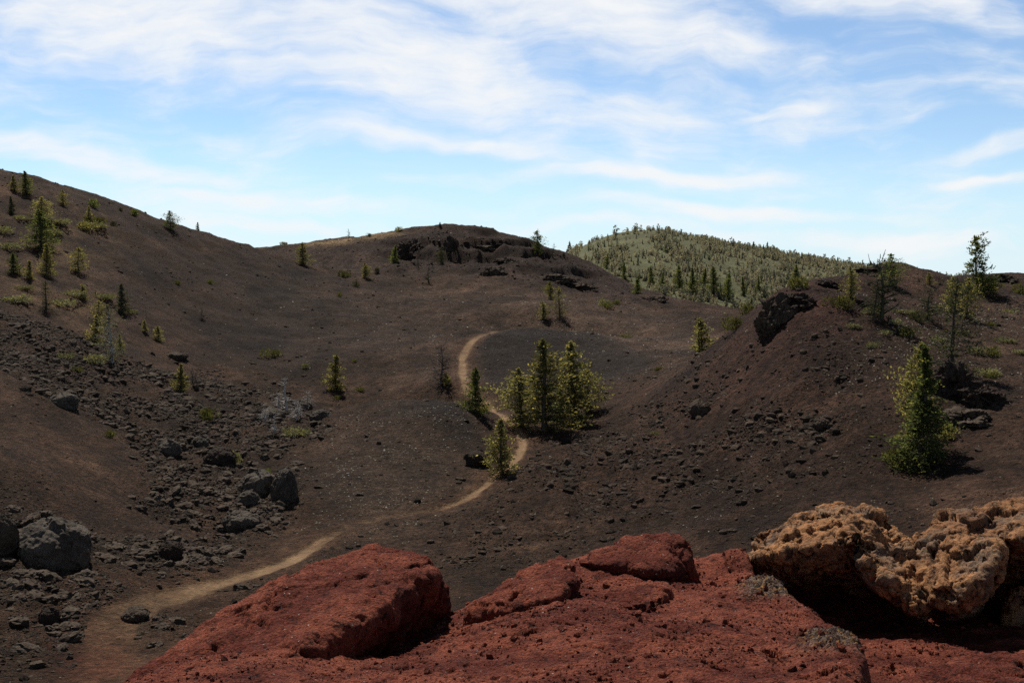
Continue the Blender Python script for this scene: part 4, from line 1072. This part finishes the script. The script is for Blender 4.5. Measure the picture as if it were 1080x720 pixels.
# ------------------------------------------------------------------ the forested green hill far behind, and the plain
TOP = np.array([(430,300),(520,293),(560,284),(600,266),(640,249),(680,243),(720,249),(780,261),(850,273),(900,281),(960,291),(1080,297),(1300,300)], float)
def hill_z(x, y):
    px = x / y * FOC + 540
    top = np.interp(px, TOP[:, 0], TOP[:, 1]); top = np.interp(px - 12, TOP[:, 0], TOP[:, 1]) * .25 + top * .5 + np.interp(px + 12, TOP[:, 0], TOP[:, 1]) * .25
    zt = EYE + (290 - top) / FOC * 760
    zb = EYE - 26
    s = np.clip((y - 420) / 340, 0, 1)
    r_ = zb + (zt - zb) * (np.sin(s * np.pi / 2) ** 1.15)
    r_ = np.where(y > 760, zt - (y - 760) ** 2 / 900, r_)
    return np.maximum(r_ + 1.4 * fbm(x / 60, y / 60, 2, 3), EYE - 40)
m_, h_, b_ = new_mat('hill_grass'); pos_ = h_.n('ShaderNodeNewGeometry').outputs['Position']
cg = h_.mix(h_.rng(h_.noise(pos_, .03, 5, .6), .4, .62), (.115, .115, .060), (.165, .165, .085))
cg = h_.mix(h_.rng(h_.noise(pos_, .35, 6, .7), .5, .66, 0, .8), cg, (.050, .052, .030))
h_.t.links.new(cg, b_.inputs['Base Color']); bump(h_, h_.noise(pos_, .4, 6, .7), b_, 1, 2.0)
hu, hy = np.meshgrid(np.linspace(-.12, .75, 220), np.linspace(420, 1000, 150), indexing='ij'); hx = hu * hy
me = mesh_np('hill', np.stack([hx, hy, hill_z(hx, hy)], -1).reshape(-1, 3), grid_faces(220, 150)[..., ::-1], True)
tag(link('hill', me, m_), kind='structure')
px_, py_ = np.meshgrid(np.linspace(-9000, 9000, 60), np.concatenate([[-3000, -500, -60, 100, 250, 420], np.linspace(600, 14000, 40)]), indexing='ij')
pz_ = EYE - 46 + .0 * px_
m2, h2, b2 = new_mat('lava_plain'); pp = h2.n('ShaderNodeNewGeometry').outputs['Position']
h2.t.links.new(h2.mix(h2.rng(h2.noise(pp, .01, 6, .6), .4, .6), (.05, .042, .036), (.09, .085, .06)), b2.inputs['Base Color'])
me = mesh_np('plain', np.stack([px_, py_, pz_], -1).reshape(-1, 3), grid_faces(60, 46)[..., ::-1], True)
tag(link('plain', me, m2), kind='structure')

def far_tree(seed, n_=70, R=.22):
    rg = np.random.default_rng(seed); t = rg.random(n_) ** 1.25; az_ = rg.random(n_) * 6.283
    r_ = (R * (1 - t) ** .85 if seed % 2 else 1.5 * R * np.sin(np.pi * np.clip(t * .9 + .08, 0, 1)) ** .6) * rg.uniform(.2, 1.1, n_)
    c = np.stack([np.cos(az_) * r_, np.sin(az_) * r_, .04 + .96 * t], 1)
    l = .23 * rg.uniform(.7, 1.4, n_) * (1.1 - .5 * t); d_ = np.stack([np.cos(az_), np.sin(az_), rg.uniform(-.1, 1.2, n_)], 1)
    return leaves(c, d_, l, l * .55, rg)
FT = [far_tree(s, 95, .17 + .03 * (s % 4)) for s in range(8)]
FTM = [mesh_np('conifer', *q) for q in FT]
rg = np.random.default_rng(88)
n_ = 17000
fpx = rg.uniform(520, 1085, n_); fy = rg.uniform(440, 800, n_) ; fx = (fpx - 540) / FOC * fy
fz = hill_z(fx, fy)
clump = 1.3 * fbm(fx / 16, fy / 34, 5, 4)
bald = (((fpx - 655) / 48) ** 2 + ((fy - 715) / 95) ** 2 < 1) | ((fpx < 645) & (fy > 680) & (rg.random(n_) < .6))
keepm = (rg.random(n_) < np.clip(.5 + 1.5 * clump, .12, 1)) & ~(bald & (rg.random(n_) < .85))
fx, fy, fz, fpx = fx[keepm], fy[keepm], fz[keepm], fpx[keepm]
n_ = len(fx)
fh = rg.uniform(1.4, 3.2, n_) * (1 + .7 * np.clip(clump[keepm], 0, 1)) ; tall = rg.random(n_) < .07; fh[tall] *= rg.uniform(1.3, 1.9, tall.sum())
fore = (fy < 520) & (rg.random(n_) < .25); fh[fore] *= 1.4
# what the nearer ground hides
vis_py = np.interp(fpx, [520,600,640,660,700,720,760,790,810,830,870,905,925,950,1000,1085], [240,262,285,297,311,317,324,326,318,306,300,290,282,284,290,292])
ppy = 290 + (EYE - fz - fh * .7) / fy * FOC
seen = ppy < vis_py
skyl = (fy > 700) & (fy < 770)
score = fh / fy * (1 + .4 * tall) * seen
order = np.argsort(-score)
indiv = order[:260]; rest = order[260:]
rest = rest[seen[rest] | (rg.random(len(rest)) < .5)]
for fpx_, Y_, H_ in ((672,500,8.5),(686,515,9.5),(698,505,9),(716,510,12),(729,500,13),(742,520,10),(752,505,14),(767,500,12.5),(783,515,9),(800,520,9),(658,530,8.5),(640,560,8)):
    x_f = (fpx_ - 540) / FOC * Y_
    tree('slim' if H_ < 9.3 else 'fir', 0, 0, H_ * FOC / Y_, 'tall dark fir along the foot of the far green hill', MAT_FIR, at=np.array((x_f, Y_, hill_z(np.array([x_f]), np.array([float(Y_)]))[0])), group='tall firs at the foot of the far green hill', wide=.85)
for q in indiv:
    k = int(rg.integers(0, 8)); o = bpy.data.objects.new('conifer', FTM[k]); COL.objects.link(o)
    if len(FTM[k].materials) == 0: FTM[k].materials.append(MAT_FAR)
    o.location = (fx[q], fy[q], fz[q] - .1); H = fh[q]; o.scale = (H * .95, H * .95, H); o.rotation_euler = (0, 0, rg.uniform(0, 6.28))
    tag(o, 'small conifer standing out dark among the trees on the far green hill', 'tree', 'dark conifers on the far green hill')
def forest(name, sel, mat, label):
    VV, FF, off = [], [], 0
    pick = rg.integers(0, 8, len(sel))
    for k in range(8):
        s = sel[pick == k]
        if not len(s): continue
        v, f = FT[k]; a = rg.uniform(0, 6.28, len(s)); ca, sa = np.cos(a), np.sin(a); H = fh[s]
        X = (v[None, :, 0] * ca[:, None] - v[None, :, 1] * sa[:, None]) * H[:, None] * 1.1 + fx[s][:, None]
        Y = (v[None, :, 0] * sa[:, None] + v[None, :, 1] * ca[:, None]) * H[:, None] * 1.1 + fy[s][:, None]
        Z = v[None, :, 2] * H[:, None] + fz[s][:, None] - .1
        VV.append(np.stack([X, Y, Z], -1).reshape(-1, 3)); FF.append((f[None] + (np.arange(len(s)) * len(v))[:, None, None] + off).reshape(-1, 4)); off += len(s) * len(v)
    me = mesh_np(name, np.concatenate(VV), np.concatenate(FF)); tag(link(name, me, mat), label, 'forest', kind='stuff')
dk = rg.random(len(rest)) < .16
forest('forest', rest[dk], MAT_FAR, 'open conifer forest covering the far green hill')
forest('pale_forest', rest[~dk], MAT_FARPALE, 'pale grey green scrub and young trees covering the far hill')
# ------------------------------------------------------------------ light, sky, camera
sun = bpy.data.lights.new('sun', 'SUN'); sun.energy = 5.0; sun.angle = math.radians(.53); sun.color = (1.0, .95, .87)
so = bpy.data.objects.new('sun', sun); COL.objects.link(so)
sd = Vector((math.sin(SUN_AZ) * math.cos(SUN_EL), math.cos(SUN_AZ) * math.cos(SUN_EL), math.sin(SUN_EL)))
so.rotation_euler = sd.to_track_quat('Z', 'Y').to_euler(); so.location = (0, 0, 120)

w = bpy.data.worlds.new('World'); scene.world = w; w.use_nodes = True
h = NT(w.node_tree); bg = w.node_tree.nodes['Background']
sky = h.n('ShaderNodeTexSky', sky_type='NISHITA', sun_disc=False, sun_elevation=SUN_EL, sun_rotation=SUN_AZ,
          altitude=1800, air_density=1.0, dust_density=.15, ozone_density=2.2)
SKY_S = .11
d = h.n('ShaderNodeTexCoord').outputs['Generated']
sx = h.n('ShaderNodeSeparateXYZ', i={0: d})
yy = h.math('MAXIMUM', h.math('ABSOLUTE', sx.outputs[1]), .15)
az = h.math('MULTIPLY', h.math('DIVIDE', sx.outputs[0], yy), 1.158)      # azimuth, thousands of survey units
el = h.math('MULTIPLY', h.math('DIVIDE', sx.outputs[2], yy), 1.158)
c0 = h.n('ShaderNodeCombineXYZ', i={0: az, 1: el, 2: 0.0}).outputs[0]
# streaky cirrus: coarse warp, then drawn-out noise
wn = h.n('ShaderNodeTexNoise', i={'Vector': c0, 'Scale': 3.2, 'Detail': 4, 'Roughness': .55})
wv = h.n('ShaderNodeVectorMath', operation='MULTIPLY_ADD', i={0: wn.outputs['Color'], 1: (.22, .11, 0), 2: c0}).outputs[0]
wv = h.n('ShaderNodeVectorMath', operation='SUBTRACT', i={0: wv, 1: (.11, .055, 0)}).outputs[0]
def streak(ang, sxx, syy, detail, seed):
    mp = h.n('ShaderNodeMapping', i={0: wv, 1: (seed, seed * .7, 0), 2: (0, 0, math.radians(ang)), 3: (sxx, syy, 1)}).outputs[0]
    return h.noise(mp, 1.0, detail, .58)
s1 = streak(9, 4.0, 17.0, 9, 3.1)
s2 = streak(4, 11.0, 46.0, 8, 8.7)
s3 = streak(-14, 7.0, 11.0, 8, 5.2)
fine = h.math('ADD', h.math('ADD', h.math('MULTIPLY', s1, .42), h.math('MULTIPLY', s2, .30)), h.math('MULTIPLY', s3, .28))
BANDS = [(300,45,430,62,8,1.0),(620,20,330,45,10,.85),(930,12,240,30,8,.7),(600,105,380,36,4,.75),(120,168,240,22,9,.8),
         (330,212,260,20,3,.75),(440,190,200,14,-6,.6),(680,184,190,13,1,.75),(815,112,95,12,-4,.85),(1050,162,90,14,-6,.8),
         (1050,195,90,9,2,.7),(760,222,240,13,3,.8),(880,256,300,18,1,.7),(340,236,220,14,0,.6),(690,70,170,30,16,.55),
         (960,128,130,9,-6,.45),(100,5,160,30,6,.7),(520,235,260,10,2,.55),(480,150,220,14,6,.5),(1000,60,120,16,10,.45)]
tot = None
for (bx, by, a, b, ang, st) in BANDS:
    mp = h.n('ShaderNodeMapping', vector_type='TEXTURE', i={0: wv, 1: ((bx - 540) / 1000, (290 - by) / 1000, 0), 2: (0, 0, math.radians(-ang)), 3: (a / 1000, b / 1000, 1)}).outputs[0]
    ln = h.n('ShaderNodeVectorMath', operation='LENGTH', i={0: mp}).outputs['Value']
    v = h.rng(ln, 1.25, .1, 0, st, True)
    tot = v if tot is None else h.math('SMOOTH_MAX', tot, v, .25)
m = h.math('ADD', h.math('MULTIPLY', tot, .85), h.math('MULTIPLY', h.math('SUBTRACT', fine, .485), 3.4))
m = h.rng(m, .0, 1.0, .05, 1, True)
haze = h.rng(el, .0, .10, .25, 0.0, True)
m = h.math('MAXIMUM', m, haze)
m = h.math('MULTIPLY', m, h.rng(el, .32, .6, .97, .06, True))
skyc = h.mix(1.0, sky.outputs[0], (1.05, 1.12, 1.14), 'MULTIPLY')
skyc = h.mix(h.rng(el, .32, .6, 0, 1, True), skyc, h.mix(1.0, sky.outputs[0], (.50, .44, .38), 'MULTIPLY'))  # sky above the view dimmed and neutralised to cut fill and deepen shadows
skyc = h.mix(h.rng(el, .0, .16, .75, 0, True), skyc, (.60 / SKY_S, .83 / SKY_S, .97 / SKY_S))
cl = .95 / SKY_S
final = h.mix(m, skyc, (cl * .97, cl * .985, cl))
h.t.links.new(final, bg.inputs[0]); bg.inputs[1].default_value = SKY_S

cam = bpy.data.cameras.new('camera'); co = bpy.data.objects.new('camera', cam); COL.objects.link(co)
co.location = (0, 0, EYE); co.rotation_euler = (math.pi / 2 - PITCH, 0, 0)
cam.sensor_width = 36; cam.lens = FOC / 1080 * 36; cam.clip_start = .05; cam.clip_end = 30000
scene.camera = co
scene.view_settings.view_transform = 'Standard'; scene.view_settings.look = 'None'
scene.view_settings.exposure = 0; scene.view_settings.gamma = 1
scene.render.engine = 'CYCLES'
scene.cycles.use_denoising = False
scene.cycles.max_bounces = 5; scene.cycles.diffuse_bounces = 3; scene.cycles.transparent_max_bounces = 4
scene.render.film_transparent = False
